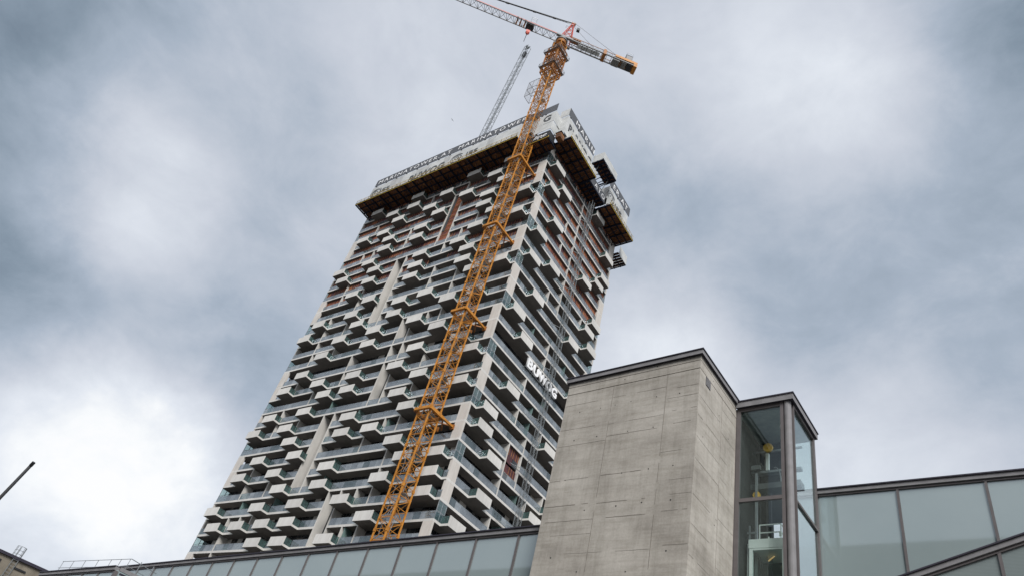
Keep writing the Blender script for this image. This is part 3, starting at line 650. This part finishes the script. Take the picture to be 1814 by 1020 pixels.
# climbing frame near the top of the mast
b=MB(); g=1.45; z0,z1=131.5,141.5
for x,y in ((-g,-g),(g,-g),(g,g),(-g,g)): b.bar((x,y,z0),(x,y,z1),.24,'darkorange')
for i in range(6):
    z=z0+i*2
    for (x0,y0),(x1,y1) in (((-g,-g),(g,-g)),((g,-g),(g,g)),((g,g),(-g,g)),((-g,g),(-g,-g))):
        b.bar((x0,y0,z),(x1,y1,z),.2,'darkorange')
        if i<5: b.bar((x0,y0,z),(x1,y1,z+2),.13,'darkorange')
b.build('climbing_frame',crane)
for zz,e in ((133.4,1.95),(139.2,2.0)):
    b=MB()
    for (x0,x1,y0,y1) in ((-e,e,-e,-e+.35),(-e,e,e-.35,e),(-e,-e+.35,-e+.36,e-.36),(e-.35,e,-e+.36,e-.36)):
        b.box(x0,x1,y0,y1,zz,zz+.05,'cranegrey')
    for q in (-g,0,g): b.bar((-e,q,zz-.04),(e,q,zz-.04),.08,'darkorange'); b.bar((q,-e,zz-.1),(q,e,zz-.1),.08,'darkorange')
    for h in (.55,1.1):
        for (p,q) in (((-e,-e),(e,-e)),((e,-e),(e,e)),((e,e),(-e,e)),((-e,e),(-e,-e))): b.bar((*p,zz+h),(*q,zz+h),.05,'steel')
    for t in range(5):
        v=-e+t*e/2
        for p in ((v,-e),(e,v),(v,e),(-e,v)): b.bar((*p,zz),(*p,zz+1.1),.05,'steel')
    b.build('walkway',crane)
# mesh cage hung on the left of the mast
b=MB(); x0,x1,y0,y1,z0,z1=-3.6,-1.15,-1.3,.4,124.2,129.4
for x in (x0,(x0+x1)/2,x1):
    for y in (y0,y1): b.bar((x,y,z0),(x,y,z1),.07,'cranegrey')
for z in (z0,z0+2.6,z1):
    for y in (y0,y1): b.bar((x0,y,z),(x1,y,z),.07,'cranegrey')
    for x in (x0,x1): b.bar((x,y0,z),(x,y1,z),.07,'cranegrey')
for i in range(9):
    t=x0+(x1-x0)*i/8; b.bar((t,y0,z0),(t,y0,z1),.022,'cranegrey'); b.bar((x0,y0+(y1-y0)*i/8,z0),(x0,y0+(y1-y0)*i/8,z1),.022,'cranegrey')
b.bar((x1,y0,z0),(1,-1,z0-.8),.1,'darkorange'); b.bar((x1,y1,z0),(-1,1,z0-.8),.1,'darkorange')
b.build('service_cage',crane)
# slewing ring, cab and turntable
b=MB(); b.tube((0,0,144.5),(0,0,145.4),1.1,'darkorange',20,1.15); b.tube((0,0,145.4),(0,0,145.9),1.3,'cranegrey',24); 
for s in (-1,1):
    b.bar(JD*-1.6+JS*s*1.0+Vector((0,0,146.2)),JD*2.2+JS*s*1.0+Vector((0,0,146.2)),.5,'cranegrey')
b.build('slewing_ring',crane)
def lb(b,c,hx,hy,z0,z1,key):  # box turned with the jib; hx along jib, hy across
    q=[c+JD*a*hx+JS*d*hy for a,d in ((-1,-1),(1,-1),(1,1),(-1,1))]
    b.hexa([(p.x,p.y,z0) for p in q][::-1]+[(p.x,p.y,z1) for p in q][::-1],key)
b=MB(); lb(b,JS*-1.9+JD*-.6,1.0,.75,145.6,147.9,'cranegrey'); lb(b,JS*-1.9+JD*-1.63,.02,.62,146.5,147.7,'window'); b.build('operator_cab',crane)
# jib
def V(u,s,z): p=JD*u+JS*s; return (p.x,p.y,z)
b=MB(); Lj=58; n=34; st=Lj/n
for s in (-.8,.8): b.bar(V(-.8,s,JZ),V(-Lj,s,JZ),.16,'cranegrey')
b.bar(V(-.8,0,JZ+1.75),V(-Lj,0,JZ+1.45),.19,'redpaint')
for i in range(n):
    u=-.8-i*st; v=u-st; m_=(u+v)/2; zt=JZ+1.75-.3*i/n
    for s in (-.8,.8):
        b.bar(V(u,s,JZ),V(m_,0,zt),.075,'cranegrey'); b.bar(V(m_,0,zt),V(v,s,JZ),.075,'cranegrey')
    b.bar(V(u,-.8,JZ),V(u,.8,JZ),.07,'cranegrey'); b.bar(V(u,-.8,JZ),V(v,.8,JZ),.06,'cranegrey')
b.build('jib',crane)
b=MB()
for u in (-8.9,-9.9,-10.7): 
    b.bar(V(u,-.85,JZ+.02),V(u,0,JZ+1.7),.3,'darkorange'); b.bar(V(u,.85,JZ+.02),V(u,0,JZ+1.7),.3,'darkorange')
b.build('jib_joint',crane)
b=MB()
for u0_,z_ in ((-7.2,JZ+1.7),): 
    for s in (-.5,.5):
        for u in (u0_-.6,u0_+.6): b.bar(V(u,s,z_),V(u,s,z_+1.5),.06,'steel')
    for s in (-.5,.5): b.bar(V(u0_-.6,s,z_+1.5),V(u0_+.6,s,z_+1.5),.06,'steel'); b.bar(V(u0_-.6,s,z_+.8),V(u0_+.6,s,z_+.8),.06,'steel')
    b.box(*[0]*0) if 0 else None
b.build('maintenance_basket',crane)
# counter-jib
b=MB()
for s in (-.85,.85): b.bar(V(.8,s,JZ-.1),V(17.3,s,JZ-.1),.26,'cranegrey'); b.bar(V(1.2,s,JZ+1.15),V(17.3,s,JZ+1.15),.09,'darkorange')
for i in range(14):
    u=1.2+i*1.15
    for s in (-.85,.85): b.bar(V(u,s,JZ),V(u,s,JZ+1.15),.07,'cranegrey'); b.bar(V(u,s,JZ),V(u+1.15,s,JZ+1.15),.05,'cranegrey')
    b.bar(V(u,-.85,JZ-.08),V(u,.85,JZ-.08),.1,'cranegrey')
    if i%2: b.bar(V(u,-.85,JZ-.08),V(u+1.15,.85,JZ-.08),.08,'cranegrey')
lb(b,JD*6.2,2.6,.5,JZ+.02,JZ+.07,'steel')
b.build('counter_jib',crane)
b=MB(); lb(b,JD*14.9,2.6,.98,JZ+.5,JZ+1.3,'orange'); b.build('machine_deck',crane); b=MB(); lb(b,JD*9.8,.35,1.02,JZ-.4,JZ+1.5,'darkorange'); lb(b,JD*2.9,1.2,.6,JZ+1.2,JZ+1.6,'darkorange'); lb(b,JD*17.1,.4,1.0,JZ-.5,JZ+.498,'orange'); b.build('deck_frame',crane)
b=MB(); lb(b,JD*12.7,.8,.8,JZ-.75,JZ+.5,'ballast'); lb(b,JD*14.6,.5,.8,JZ-.45,JZ+.5,'ballast'); lb(b,JD*15.8,.5,.8,JZ-.4,JZ+.5,'black'); b.build('counterweight',crane)
b=MB(); lb(b,JD*15.4,.75,.9,JZ+1.32,JZ+3.0,'cranegrey'); lb(b,JD*15.4,.8,.95,JZ+3.0,JZ+3.06,'black')
for u in (14.7,16.1):
    for s in (-.95,.95): b.bar(V(u,s,JZ+1.3),V(u,s,JZ+3.9),.05,'steel')
b.bar(V(14.7,.95,JZ+3.9),V(16.1,.95,JZ+3.9),.05,'steel'); b.bar(V(14.7,-.95,JZ+3.9),V(16.1,-.95,JZ+3.9),.05,'steel'); b.build('switch_cabinet',crane)
# apex (A-frame)
AZ=154.6; AU=1.25
b=MB()
for u in (-.6,1.9):
    for s in (-.75,.75): b.bar(V(u,s,JZ),V(AU+(u-AU)*.12,s*.25,AZ),.15,'redpaint')
for i in range(5):
    t=i/5; t2=(i+1)/5
    for s in (-1,1):
        A=lambda u,q: V(AU+(u-AU)*(1-.88*q),s*.75*(1-.75*q),JZ+(AZ-JZ)*q)
        b.bar(A(-.6,t),A(1.9,t2),.07,'redpaint'); b.bar(A(1.9,t),A(-.6,t2),.07,'redpaint')
    for u in (-.6,1.9):
        A=lambda s,q: V(AU+(u-AU)*(1-.88*q),s*.75*(1-.75*q),JZ+(AZ-JZ)*q)
        b.bar(A(-1,t),A(1,t2),.06,'redpaint')
b.build('apex_frame',crane)
b=MB(); lb(b,JD*AU,.5,.3,AZ-.1,AZ+.35,'darkorange'); lb(b,JD*(AU+1.4)+JS*.3,.35,.3,AZ-2.6,AZ-1.7,'black')
for s in (-1,1): b.bar(V(AU-1.4,s*.6,AZ-1.4),V(AU+.2,s*.6,AZ-1.4),.06,'steel'); b.bar(V(AU-1.4,s*.6,AZ-.5),V(AU+.2,s*.6,AZ-.5),.06,'steel'); b.bar(V(AU-1.4,s*.6,AZ-1.4),V(AU-1.4,s*.6,AZ-.5),.06,'steel')
b.build('apex_head',crane)
b=MB(); b.bar(V(AU-.3,.12,AZ+.1),V(-38,.0,JZ+1.75),.16,'black'); b.bar(V(AU-.3,-.12,AZ+.1),V(-38,0,JZ+1.75),.10,'black')
for t in (.10,.22,.38,.55): 
    p=Vector(V(AU-.3,0,AZ+.1)); q=Vector(V(-38,0,JZ+1.75)); c=p.lerp(q,t); d=(q-p).normalized(); b.bar(c,c+d*.7,.32,'black')
b.build('jib_tie_bar',crane)
b=MB(); b.bar(V(AU+.2,.4,AZ),V(12.3,.85,JZ+1.2),.05,'rope'); b.bar(V(AU+.2,-.4,AZ),V(9.6,-.85,JZ+1.2),.05,'rope'); b.build('counter_jib_tie',crane)
# trolley and hook
HU=-7.6
b=MB(); lb(b,JD*HU,.9,.75,JZ-.35,JZ-.1,'black')
for s in (-.55,.55): b.bar(V(HU-.8,s,JZ-.1),V(HU-.8,s,JZ-.7),.09,'cranegrey'); b.bar(V(HU+.8,s,JZ-.1),V(HU+.8,s,JZ-.7),.09,'cranegrey')
b.build('trolley',crane)
b=MB(); lb(b,JD*HU,.42,.25,JZ-2.9,JZ-1.9,'redpaint'); b.tube(V(HU,0,JZ-3.4),V(HU,0,JZ-2.9),.22,'redpaint',10,.4)
for s in (-.3,.3): b.bar(V(HU+s,.1,JZ-1.9),V(HU+s,.1,JZ-.35),.03,'rope')
b.bar(V(HU,0,JZ-3.4),V(HU,0,JZ-6.6),.09,'rope'); b.build('hook_block',crane)
# ================================================================ grey lattice boom behind the tower
boom=thing('luffing_boom','thin grey lattice crane boom rising behind the top edge of tower','crane boom',(XC-35.4,YC+9,112))
def lattice(a,b_,hw,step,key,leg,br,mb):
    a=Vector(a); b_=Vector(b_); d=(b_-a); Ln=d.length; d.normalize(); x=Vector((0,1,0)).cross(d).normalized(); y=d.cross(x)
    c=[x*i*hw+y*j*hw for i,j in ((-1,-1),(1,-1),(1,1),(-1,1))]; n=int(round(Ln/step)); h=Ln/n
    for q in c: mb.bar(a+q,b_+q,leg,key)
    for i in range(n):
        p=a+d*i*h; q=a+d*(i+1)*h
        for s in range(4):
            u,v=(c[s],c[(s+1)%4]) if i%2 else (c[(s+1)%4],c[s])
            mb.bar(p+u,q+v,br,key); mb.bar(p+u,p+v,br,key)
T1=Vector((5.4,0,75.7))
b=MB(); lattice((0,0,0),T1,.66,2.2,'greysteel',.11,.045,b); b.bar((0,0,0),T1*.97,.10,'greysteel'); b.build('boom_lattice',boom)
b=MB(); d=T1.normalized(); c=T1*.965; b.bar(c-d*2.2,c,.8,'black'); b.bar(T1-d*.2-Vector((.9,0,0)),T1-d*.2+Vector((.9,0,0)),.25,'greysteel'); b.tube(T1+Vector((-.3,-.5,.5)),T1+Vector((-.3,.5,.5)),.4,'greysteel'); b.build('boom_head',boom)
b=MB(); b.box(-1.6,1.6,-1.6,1.6,-1.95,.2,'greysteel'); b.build('boom_foot',boom)
# ================================================================ hoist mast on the right face
ho=thing('hoist_mast','slender grey lattice hoist mast climbing the right face of the tower','hoist',(XC+1.8,YC+13.9,0))
b=MB(); hw=.36
for x,y in ((-hw,-hw),(hw,-hw),(hw,hw),(-hw,hw)): b.bar((x,y,0),(x,y,108.6),.06,'greysteel')
i=0; z=20.0
while z<108:
    c=[(-hw,-hw),(hw,-hw),(hw,hw),(-hw,hw)]
    for s in range(4):
        p,q=c[s],c[(s+1)%4]
        if i%2: p,q=q,p
        b.bar((*p,z),(*q,z+.9),.028,'greysteel'); b.bar((*p,z),(*q,z),.028,'greysteel')
    i+=1; z+=.9
b.build('mast_lattice',ho)
for k in range(2,27,3):
    z=ZK[k]+.1; b=MB()
    b.bar((-hw,-hw,z),(-1.62,-2.6,z),.06,'greysteel'); b.bar((-hw,hw,z),(-1.62,2.2,z),.06,'greysteel'); b.bar((-hw,-hw,z),(-1.62,1.2,z),.05,'greysteel'); b.bar((-1.6,-2.8,z+.05),(-1.6,2.4,z+.05),.07,'greysteel')
    b.build('wall_tie',ho)
# ================================================================ bird
bd=thing('bird','tiny dark bird gliding in the grey sky left of the crane boom','bird',(-48.4,30,75.7)); bd.scale=(.45,.45,.45)
b=MB(); 
b.tube((-.12,0,0),(.02,0,.01),.02,'black',8,.06); b.tube((.02,0,.01),(.20,0,0),.06,'black',8,.03); b.tube((.20,0,0),(.26,0,.01),.035,'black',8,.01)
b.build('body',bd,True)
for s in (-1,1):
    b=MB(); b.hexa([(-.02,s*.05,.0),(.12,s*.05,.0),(.13,s*.3,.10),(.05,s*.3,.10),(-.02,s*.05,.015),(.12,s*.05,.015),(.13,s*.3,.112),(.05,s*.3,.112)],'black'); b.hexa([(.05,s*.3,.10),(.13,s*.3,.10),(.02,s*.62,.05),(-.01,s*.62,.05),(.05,s*.3,.112),(.13,s*.3,.112),(.02,s*.62,.058),(-.01,s*.62,.058)],'black'); b.build('wing',bd)
# ================================================================ metro station, turned -3 degrees; local x along the wall, y away from the camera
RZ=R(-3)
def joint_line(b,axis,fixed,a,e,z,rnd,th=.011):
    """thin stained seam on the concrete, broken and slightly uneven"""
    u=a
    while u<e:
        w=min(rnd.uniform(.12,.5),e-u); t=th*rnd.uniform(.35,1.35); dz=rnd.uniform(-.004,.004)
        if rnd.random()<.85:
            if axis=='x': b.box(u,u+w,fixed-.003,fixed+.01,z-t/2+dz,z+t/2+dz,'joint')
            else: b.box(fixed-.01,fixed+.003,u,u+w,z-t/2+dz,z+t/2+dz,'joint')
        u+=w
sh=thing('concrete_shaft','tall board-marked concrete block with metal capping, left of the glass lift','building',(0,0,0),RZ)
b=MB(); x0,x1,y0,y1=-12.8,-7.77,16,18.95
b.box(x0,x1,y0,y1,0,15.60,'board'); b.box(x0+.02,x1-.02,y0+.02,y1-.02,15.60,15.63,'joint'); b.box(x0,x1,y0,y1,15.63,15.93,'board'); b.box(x0+.02,x1-.02,y0+.02,y1-.02,15.93,15.955,'joint'); b.box(x0,x1,y0,y1,15.955,16.13,'board')
wallmb=b
b=MB(); b.box(x0-.09,x1+.09,y0-.09,y1+.05,16.135,16.30,'flash',bottom='flashdark'); b.box(x0-.12,x1+.12,y0-.12,y1+.08,16.30,16.335,'flashdark'); b.build('roof_capping',sh)
rnd=random.Random(3); b=wallmb
for a,e,zs in ((x0+.03,-10.9,(15.12,14.09,13.43,12.11,11.19,10.65,10.18,9.58)),(-10.86,-8.9,(15.12,14.04,13.57,12.12,11.16,10.65,9.58)),(-8.86,x1-.03,(14.99,14.62,14.12,13.64,12.65,11.67,11.2,10.7,9.67))):
    for z in zs:
        s=a if rnd.random()<.6 else a+rnd.uniform(0,.5); joint_line(b,'x',y0,s,e if rnd.random()<.6 else e-rnd.uniform(0,.6),z,rnd,rnd.choice((.010,.014,.02)))
for z in (14.6,13.88,13.1,12.35,11.2,10.3,9.4): joint_line(b,'y',x1,y0+.05,17.72,z,rnd,.012)
for z in (15.2,14.3,13.4,12.68,12.2,11.3,10.6,9.8): joint_line(b,'y',x1,17.8,y1-.05,z,rnd,.009)
for xx in (-10.88,-8.88):
    z=9
    while z<15.6:
        h=rnd.uniform(.15,.5); b.box(xx-.008,xx+.006,y0-.0035,y0+.01,z,min(z+h,15.6),'joint') if rnd.random()<.85 else None; z+=h
z=9
while z<15.6: h=rnd.uniform(.2,.6); b.box(x1-.01,x1+.0035,17.755,17.764,z,min(z+h,15.6),'joint') if rnd.random()<.8 else None; z+=h
for u,z in ((-10.14,14.8),(-9.21,14.79),(-10.73,14.78),(-11.29,14.77),(-12.12,14.76),(-8.41,14.75),(-9.21,13.62),(-10.11,13.63),(-11.25,13.63),(-10.11,12.11),(-9.21,12.13),(-12.17,12.11),(-12.13,13.61),(-8.42,12.14),(-10.15,11.0),(-9.31,11.03),(-11.24,10.96),(-8.4,11.02),(-9.56,8.96),(-11.15,9.01),(-12.15,9.48),(-8.4,9.5),(-10.5,15.8),(-9.3,16.05)):
    b.tube((u,y0-.004,z),(u,y0+.01,z),rnd.choice((.016,.02,.024)),'hole',8)
for v,z in ((17.56,14.81),(18.35,14.41),(16.47,13.31),(17.57,10.98),(17.0,15.8)): b.tube((x1-.01,v,z),(x1+.004,v,z),.018,'hole',8)
b.build('concrete_wall',sh)
b=MB(); b.box(x1-.02,x1+.006,16.44,16.80,15.26,15.60-.01,'black')
for i in range(7): b.box(x1+.0,x1+.02,16.45,16.79,15.28+i*.045,15.30+i*.045,'flash')
for i in range(7): b.box(x1+.0,x1+.022,16.46+i*.05,16.475+i*.05,15.27,15.585,'flash')
b.build('vent_grille',sh)
# lift tower -------------------------------------------------------------
lt=thing('glass_lift_tower','narrow glazed lift tower with bronze frames attached to the concrete block','lift',(0,0,0),RZ)
X0,X1,Y0,Y1=-7.74,-5.94,18.97,21.32
b=MB(); b.box(X0-.0,X1+.10,Y0-.12,Y1+.10,15.98,16.20,'flash',bottom='flashdark'); b.box(X0-.0,X1+.13,Y0-.15,Y1+.13,16.20,16.245,'flashdark'); b.box(X0+.02,X1-.08,Y0+.12,Y1-.1,15.80,15.978,'ceil'); b.build('roof_capping',lt)
b=MB()
b.box(X0-.3,X0-.002,Y0-.012,Y0+.1,0,15.975,'brown')
for x,w in ((X0+.06,.12),(X1-.30,.10)): b.box(x-w/2,x+w/2,Y0-.02,Y0+.10,0,15.975,'brown')
b.tube((X1-.13,Y0+.06,0),(X1-.13,Y0+.06,15.97),.115,'flash',16)
for y,w in ((Y0+.22,.05),(Y1-.05,.12)): b.box(X1-.10,X1+.02,y-w/2,y+w/2,0,15.975,'brown')
b.box(X0+.06,X1-.35,Y0-.01,Y0+.09,15.86,15.975,'brown'); b.box(X0+.12,X1-.35,Y0-.015,Y0+.08,12.44,12.56,'brown'); b.box(X1-.10,X1+.015,Y0+.245,Y1-.11,12.42,12.50,'brown'); b.box(X1-.10,X1+.015,Y0+.245,Y1-.11,15.88,15.975,'brown')
b.box(X0+.12,X1-.35,Y0-.01,Y0+.08,9.0,9.1,'brown'); b.build('window_frame',lt)
for (a,c,z0,z1) in ((X0+.12,X1-.35,12.56,15.86),(X0+.12,X1-.35,9.1,12.44),(X0+.12,X1-.35,0.1,9.0)):
    b=MB(); b.box(a,c,Y0+.02,Y0+.035,z0,z1,'clear'); b.build('glass_pane',lt)
for z0,z1 in ((12.50,15.88),(0.1,12.42)):
    b=MB(); b.box(X1-.05,X1-.035,Y0+.245,Y1-.11,z0,z1,'clear'); b.build('glass_pane',lt)
b=MB(); b.box(X0+.12,X1-.12,Y1-.03,Y1-.015,14.0,15.975,'clear'); b.build('glass_pane',lt)
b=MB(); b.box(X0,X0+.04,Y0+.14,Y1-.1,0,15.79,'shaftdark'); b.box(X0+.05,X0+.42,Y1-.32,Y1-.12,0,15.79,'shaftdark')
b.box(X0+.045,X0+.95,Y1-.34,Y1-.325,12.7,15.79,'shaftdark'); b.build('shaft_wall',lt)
b=MB(); b.bar((X0+.05,20.3,15.02),(X1-.1,20.3,15.02),.06,'steel'); b.box(X0+.05,X1-.12,20.15,20.35,14.12,14.2,'steel'); b.box(X0+.05,X1-.14,20.1,20.5,13.5,13.70,'beamgrey')
b.box(X0+.2,X0+.5,20.2,20.3,14.2,14.95,'shaftdark'); b.box(X0+.52,X0+.62,20.2,20.3,14.25,14.9,'carwhite'); b.box(X0+.1,X0+.4,20.0,20.1,14.2,14.35,'beamgrey')
for i in range(10):
    t=i/10; q=lambda t:(X0+.9+.25*math.sin(t*1.5),19.9-.1*t,14.14-.02-.5*t*t*1.2)
    b.bar(q(t),q(t+.1),.03,'steel')
for x in (X0+.35,X0+.55,X0+.7): b.bar((x,20.2,9),(x,20.2,13.4),.018,'rope')
b.box(X0+.28,X0+.34,19.9,20.0,9,14,'steel'); b.box(X1-.42,X1-.37,19.95,20.05,9,12,'steel'); b.build('machine_beam',lt)
for (x,z,r,key) in ((X0+.68,14.97,.16,'pulley'),(X0+.30,13.22,.12,'pulley'),(X1-.60,15.72,.11,'carwhite')):
    b=MB(); b.tube((x,19.95,z),(x,20.03,z),r,key,24); b.tube((x,19.93,z),(x,19.95,z),r*.3,key,12); b.build('pulley',lt)
car=thing('lift_car','white lift car with glass door and roof rail inside the glass tower','lift car',(0,0,9.0),RZ)
a,c=-7.52,-6.42; f=19.6
b=MB(); 
b.box(a,a+.10,f,f+.1,0,2.2,'carwhite'); b.box(c-.12,c,f,f+.1,0,2.2,'carwhite'); b.box(a+.1,c-.12,f,f+.1,2.14,2.2,'carwhite'); b.box(a-.02,c+.02,f-.01,f+1.1,2.202,2.49,'carwhite'); b.box(a-.10,a-.02,f+.1,f+.2,0,2.4,'carwhite'); b.box(c+.02,c+.12,f+.1,f+.5,0,2.35,'carwhite')
b.box(a,a+.04,f+.1,f+1.1,0,2.2,'shaftdark'); b.box(a+.04,c,f+1.06,f+1.1,0,2.2,'shaftdark'); b.box(a,c,f,f+1.1,-.1,-.002,'steel'); b.build('car_frame',car)
b=MB(); b.box(a+.1,c-.12,f+.03,f+.04,0,2.14,'clear'); b.build('glass_door',car)
b=MB(); b.bar((a+.32,f+.75,2.13),(a+.6,f+.45,2.13),.03,'lamp'); b.bar((a+.7,f+.8,1.95),(c-.1,f+.8,1.95),.02,'lamp'); b.build('ceiling_light',car)
b=MB()
for x in (a+.28,c-.17): b.bar((x,f+.1,2.49),(x,f+.1,3.0),.03,'carwhite'); b.bar((x,f+.9,2.49),(x,f+.9,3.0),.03,'carwhite')
for z in (2.74,3.0): b.bar((a+.28,f+.1,z),(c-.17,f+.1,z),.028,'carwhite'); b.bar((c-.17,f+.1,z),(c-.17,f+.9,z),.028,'carwhite')
b.box(c-.22,c-.15,f+.08,f+.14,2.6,2.72,'carwhite'); b.bar((a-.1,f+.1,2.75),(a+.2,f+.1,2.76),.05,'steel'); b.bar((a-.03,f+.1,2.5),(a-.03,f+.1,3.0),.04,'steel'); b.build('roof_rail',car)
# frosted walls -----------------------------------------------------------
def glasswall(name,label,x0,x1,y,z1,muls,key='frosted',slope=0,zref=None,group=None,th=.18,lowz=0):
    o=thing(name,label,'glass wall',(0,0,0),RZ,group)
    zt=lambda x: z1+slope*(x-(zref if zref is not None else x0))
    ms=[x0]+[m_ for m_ in sorted(muls) if x0<m_<x1]+[x1]
    def sb(b,xa,xb,ya,yb,d0,d1,k_,bt=None): # band following the sloping top
        b.hexa([(xa,ya,zt(xa)-d0),(xb,ya,zt(xb)-d0),(xb,yb,zt(xb)-d0),(xa,yb,zt(xa)-d0),(xa,ya,zt(xa)-d1),(xb,ya,zt(xb)-d1),(xb,yb,zt(xb)-d1),(xa,yb,zt(xa)-d1)],k_,bt)
    b=MB(); sb(b,x0,x1,y-.10,y+.12,th,.045,'flash'); sb(b,x0,x1,y-.14,y+.6,.043,0,'flashdark'); b.build('roof_capping',o)
    b=MB(); sb(b,x0,x1,y-.05,y+.08,th+.07,th+.002,'brown')
    for m_ in ms[1:-1]: b.hexa([(m_-.035,y-.045,lowz),(m_+.035,y-.045,lowz),(m_+.035,y+.08,lowz),(m_-.035,y+.08,lowz),(m_-.035,y-.045,zt(m_-.035)-th-.072),(m_+.035,y-.045,zt(m_+.035)-th-.072),(m_+.035,y+.08,zt(m_+.035)-th-.072),(m_-.035,y+.08,zt(m_-.035)-th-.072)],'brown')
    b.build('window_frame',o)
    for a,c in zip(ms[:-1],ms[1:]):
        b=MB(); a2,c2=a+.037,c-.037
        b.hexa([(a2,y,lowz),(c2,y,lowz),(c2,y+.03,lowz),(a2,y+.03,lowz),(a2,y,zt(a2)-th-.072),(c2,y,zt(c2)-th-.072),(c2,y+.03,zt(c2)-th-.072),(a2,y+.03,zt(a2)-th-.072)],key); b.build('frosted_pane',o)
    return o
gl=glasswall('frosted_glass_wall','long frosted glass wall in front of the tower foot, left of concrete block',-41.9,-12.83,16.6,10.88,[-14.03-1.83*i for i in range(15)],slope=.0085,zref=-12.83)
b=MB(); b.box(-27.5,-27.3,17.2,17.4,10.9,11.4,'black') if 0 else None
gr=glasswall('frosted_glass_wall','frosted glass wall at the right edge, behind the sloping stair wall',-6.02,8.0,21.40,14.0,[-3.58,-1.27,1.04,3.35,5.66])
st=glasswall('stair_glass_wall','sloping-topped ribbed glass stair wall low in the right corner',-9.0,8.0,19.2+.2,8.14,[-8.1,-5.8,-3.5,-1.2,1.1,3.4,5.7],'louvre',.35)
lv=glasswall('frosted_glass_annex','low frosted glass annex with rooftop rail at lower left',-44.6,-35.66,14.0,9.27,[-42.93,-41.0,-39.11,-37.33],th=.2)
b=MB(); b.hexa([(-35.66,14.0,0),(-35.62,14.0,0),(-35.62,16.55,0),(-35.66,16.55,0),(-35.66,14.0,9.1),(-35.62,14.0,9.1),(-35.62,16.55,9.1),(-35.66,16.55,9.1)],'frosted'); b.build('side_pane',lv)
b=MB(); b.box(-35.75,-35.58,13.95,14.12,0,9.05,'brown'); b.box(-35.66,-35.60,14.13,16.56,9.10,9.27,'flash'); b.box(-44.5,-35.6,14.2,16.5,8.95,9.03,'flashdark'); b.build('corner_post',lv)
rl=thing('roof_handrail','thin steel handrail along the roof of the low glass annex','handrail',(0,0,0),RZ)
b=MB(); pts=[(-44.4,14.6),(-43.0,14.6),(-41.5,14.6),(-39.9,14.6),(-38.4,14.6),(-37.3,14.6),(-36.3,14.6)]
b.bar((-44.5,14.6,10.17),(-36.2,14.6,9.93),.022,'steel'); b.bar((-44.6,14.6,9.80),(-36.2,14.6,9.56),.022,'steel'); b.bar((-36.2,14.6,9.93),(-36.7,16.3,9.93),.03,'steel'); b.bar((-36.2,14.6,9.56),(-36.7,16.3,9.56),.022,'steel'); b.build('rail',rl)
for i,(x,y) in enumerate(pts): b=MB(); b.bar((x,y,9.3),(x,y,10.16-i*.04),.022,'steel'); b.build('post',rl)
for t in (.35,.8): 
    b=MB(); x,y=-36.2-.5*t,14.6+1.7*t; b.bar((x,y,9.2),(x,y,9.96+.25*t),.03,'steel'); b.build('post',rl)
# far left concrete block with ladder cage
cb=thing('concrete_block','weathered concrete block with dark roof edge in bottom left corner','building',(0,0,0),RZ)
b=MB(); b.box(-92,-80,19,27,0,15.45,'oldconc'); b.build('concrete_wall',cb)
b=MB(); b.box(-92.2,-79.8,18.8,27.2,15.46,15.72,'flashdark'); b.build('roof_capping',cb)
b=MB(); b.box(-80,-79.95,21.9,22.6,14.6,14.9,'black') if 0 else None; b.box(-80.0,-79.9,22.6,23.8,14.7,14.85,'black'); b.box(-80.0,-79.92,21.0,21.3,14.75,15.0,'black'); b.build('wall_vent',cb)
cg=thing('ladder_cage','small steel ladder safety cage on top of the corner concrete block','ladder',(0,0,0),RZ)
b=MB(); cx_,cy_=-80.3,22.35
for i in range(6):
    t=R(-20+i*44); p=(cx_+.5*math.sin(t)*.8,cy_+.42*math.cos(t)); b.bar((*p,15.6),(*p,16.7),.035,'greysteel')
for z in (15.95,16.3,16.68):
    for i in range(10):
        t0,t1=R(-20+i*22),R(2+i*22); b.bar((cx_+.4*math.sin(t0),cy_+.42*math.cos(t0),z),(cx_+.4*math.sin(t1),cy_+.42*math.cos(t1),z),.035,'greysteel')
b.build('cage_hoop',cg)
b=MB()
for y in (cy_-.25,cy_+.25): b.bar((-79.85,y,0),(-79.85,y,16.6),.05,'greysteel')
for i in range(40): b.bar((-79.85,cy_-.25,4+i*.3),(-79.85,cy_+.25,4+i*.3),.03,'greysteel')
b.build('ladder_rung',cg)
# leaning pole
po=thing('leaning_pole','dark slanting pole tip poking in at the left edge of the sky','pole',(-31.44,7.66,0),RZ)
b=MB(); b.tube((0,0,0),(5.76,0,8.80),.075,'black',12,.05); b.build('shaft',po,True)
b=MB(); b.tube((5.72,0,8.74),(5.80,0,8.86),.058,'black',12); b.build('end_cap',po)
# ================================================================ ground and the city block behind the camera
b=MB(); b.box(-1500,1500,-1500,1500,-.5,0,'ground'); g=b.build('ground'); g['kind']='structure'
b=MB(); b.box(-200,200,-9,-1.5,-.4,.004,'asphalt'); g=b.build('road'); g['kind']='structure'
bb=thing('office_building','plain grey block mirrored as dark band in the frosted glass walls','building',(0,0,0),RZ)
b=MB(); b.box(-90,-30,-50,-25,0,29.3,'backblock'); b.box(-29.9,40,-50,-25,0,34.6,'backblock'); b.build('wall',bb)
b=MB()
for fl in range(9):
    for i in range(38):
        x=-88+i*3.3
        if fl*3.3+2.9<(29 if x<-32 else 34): b.box(x,x+1.8,-25.0,-24.96,fl*3.3+1.2,fl*3.3+2.8,'window')
b.build('window_row',bb)
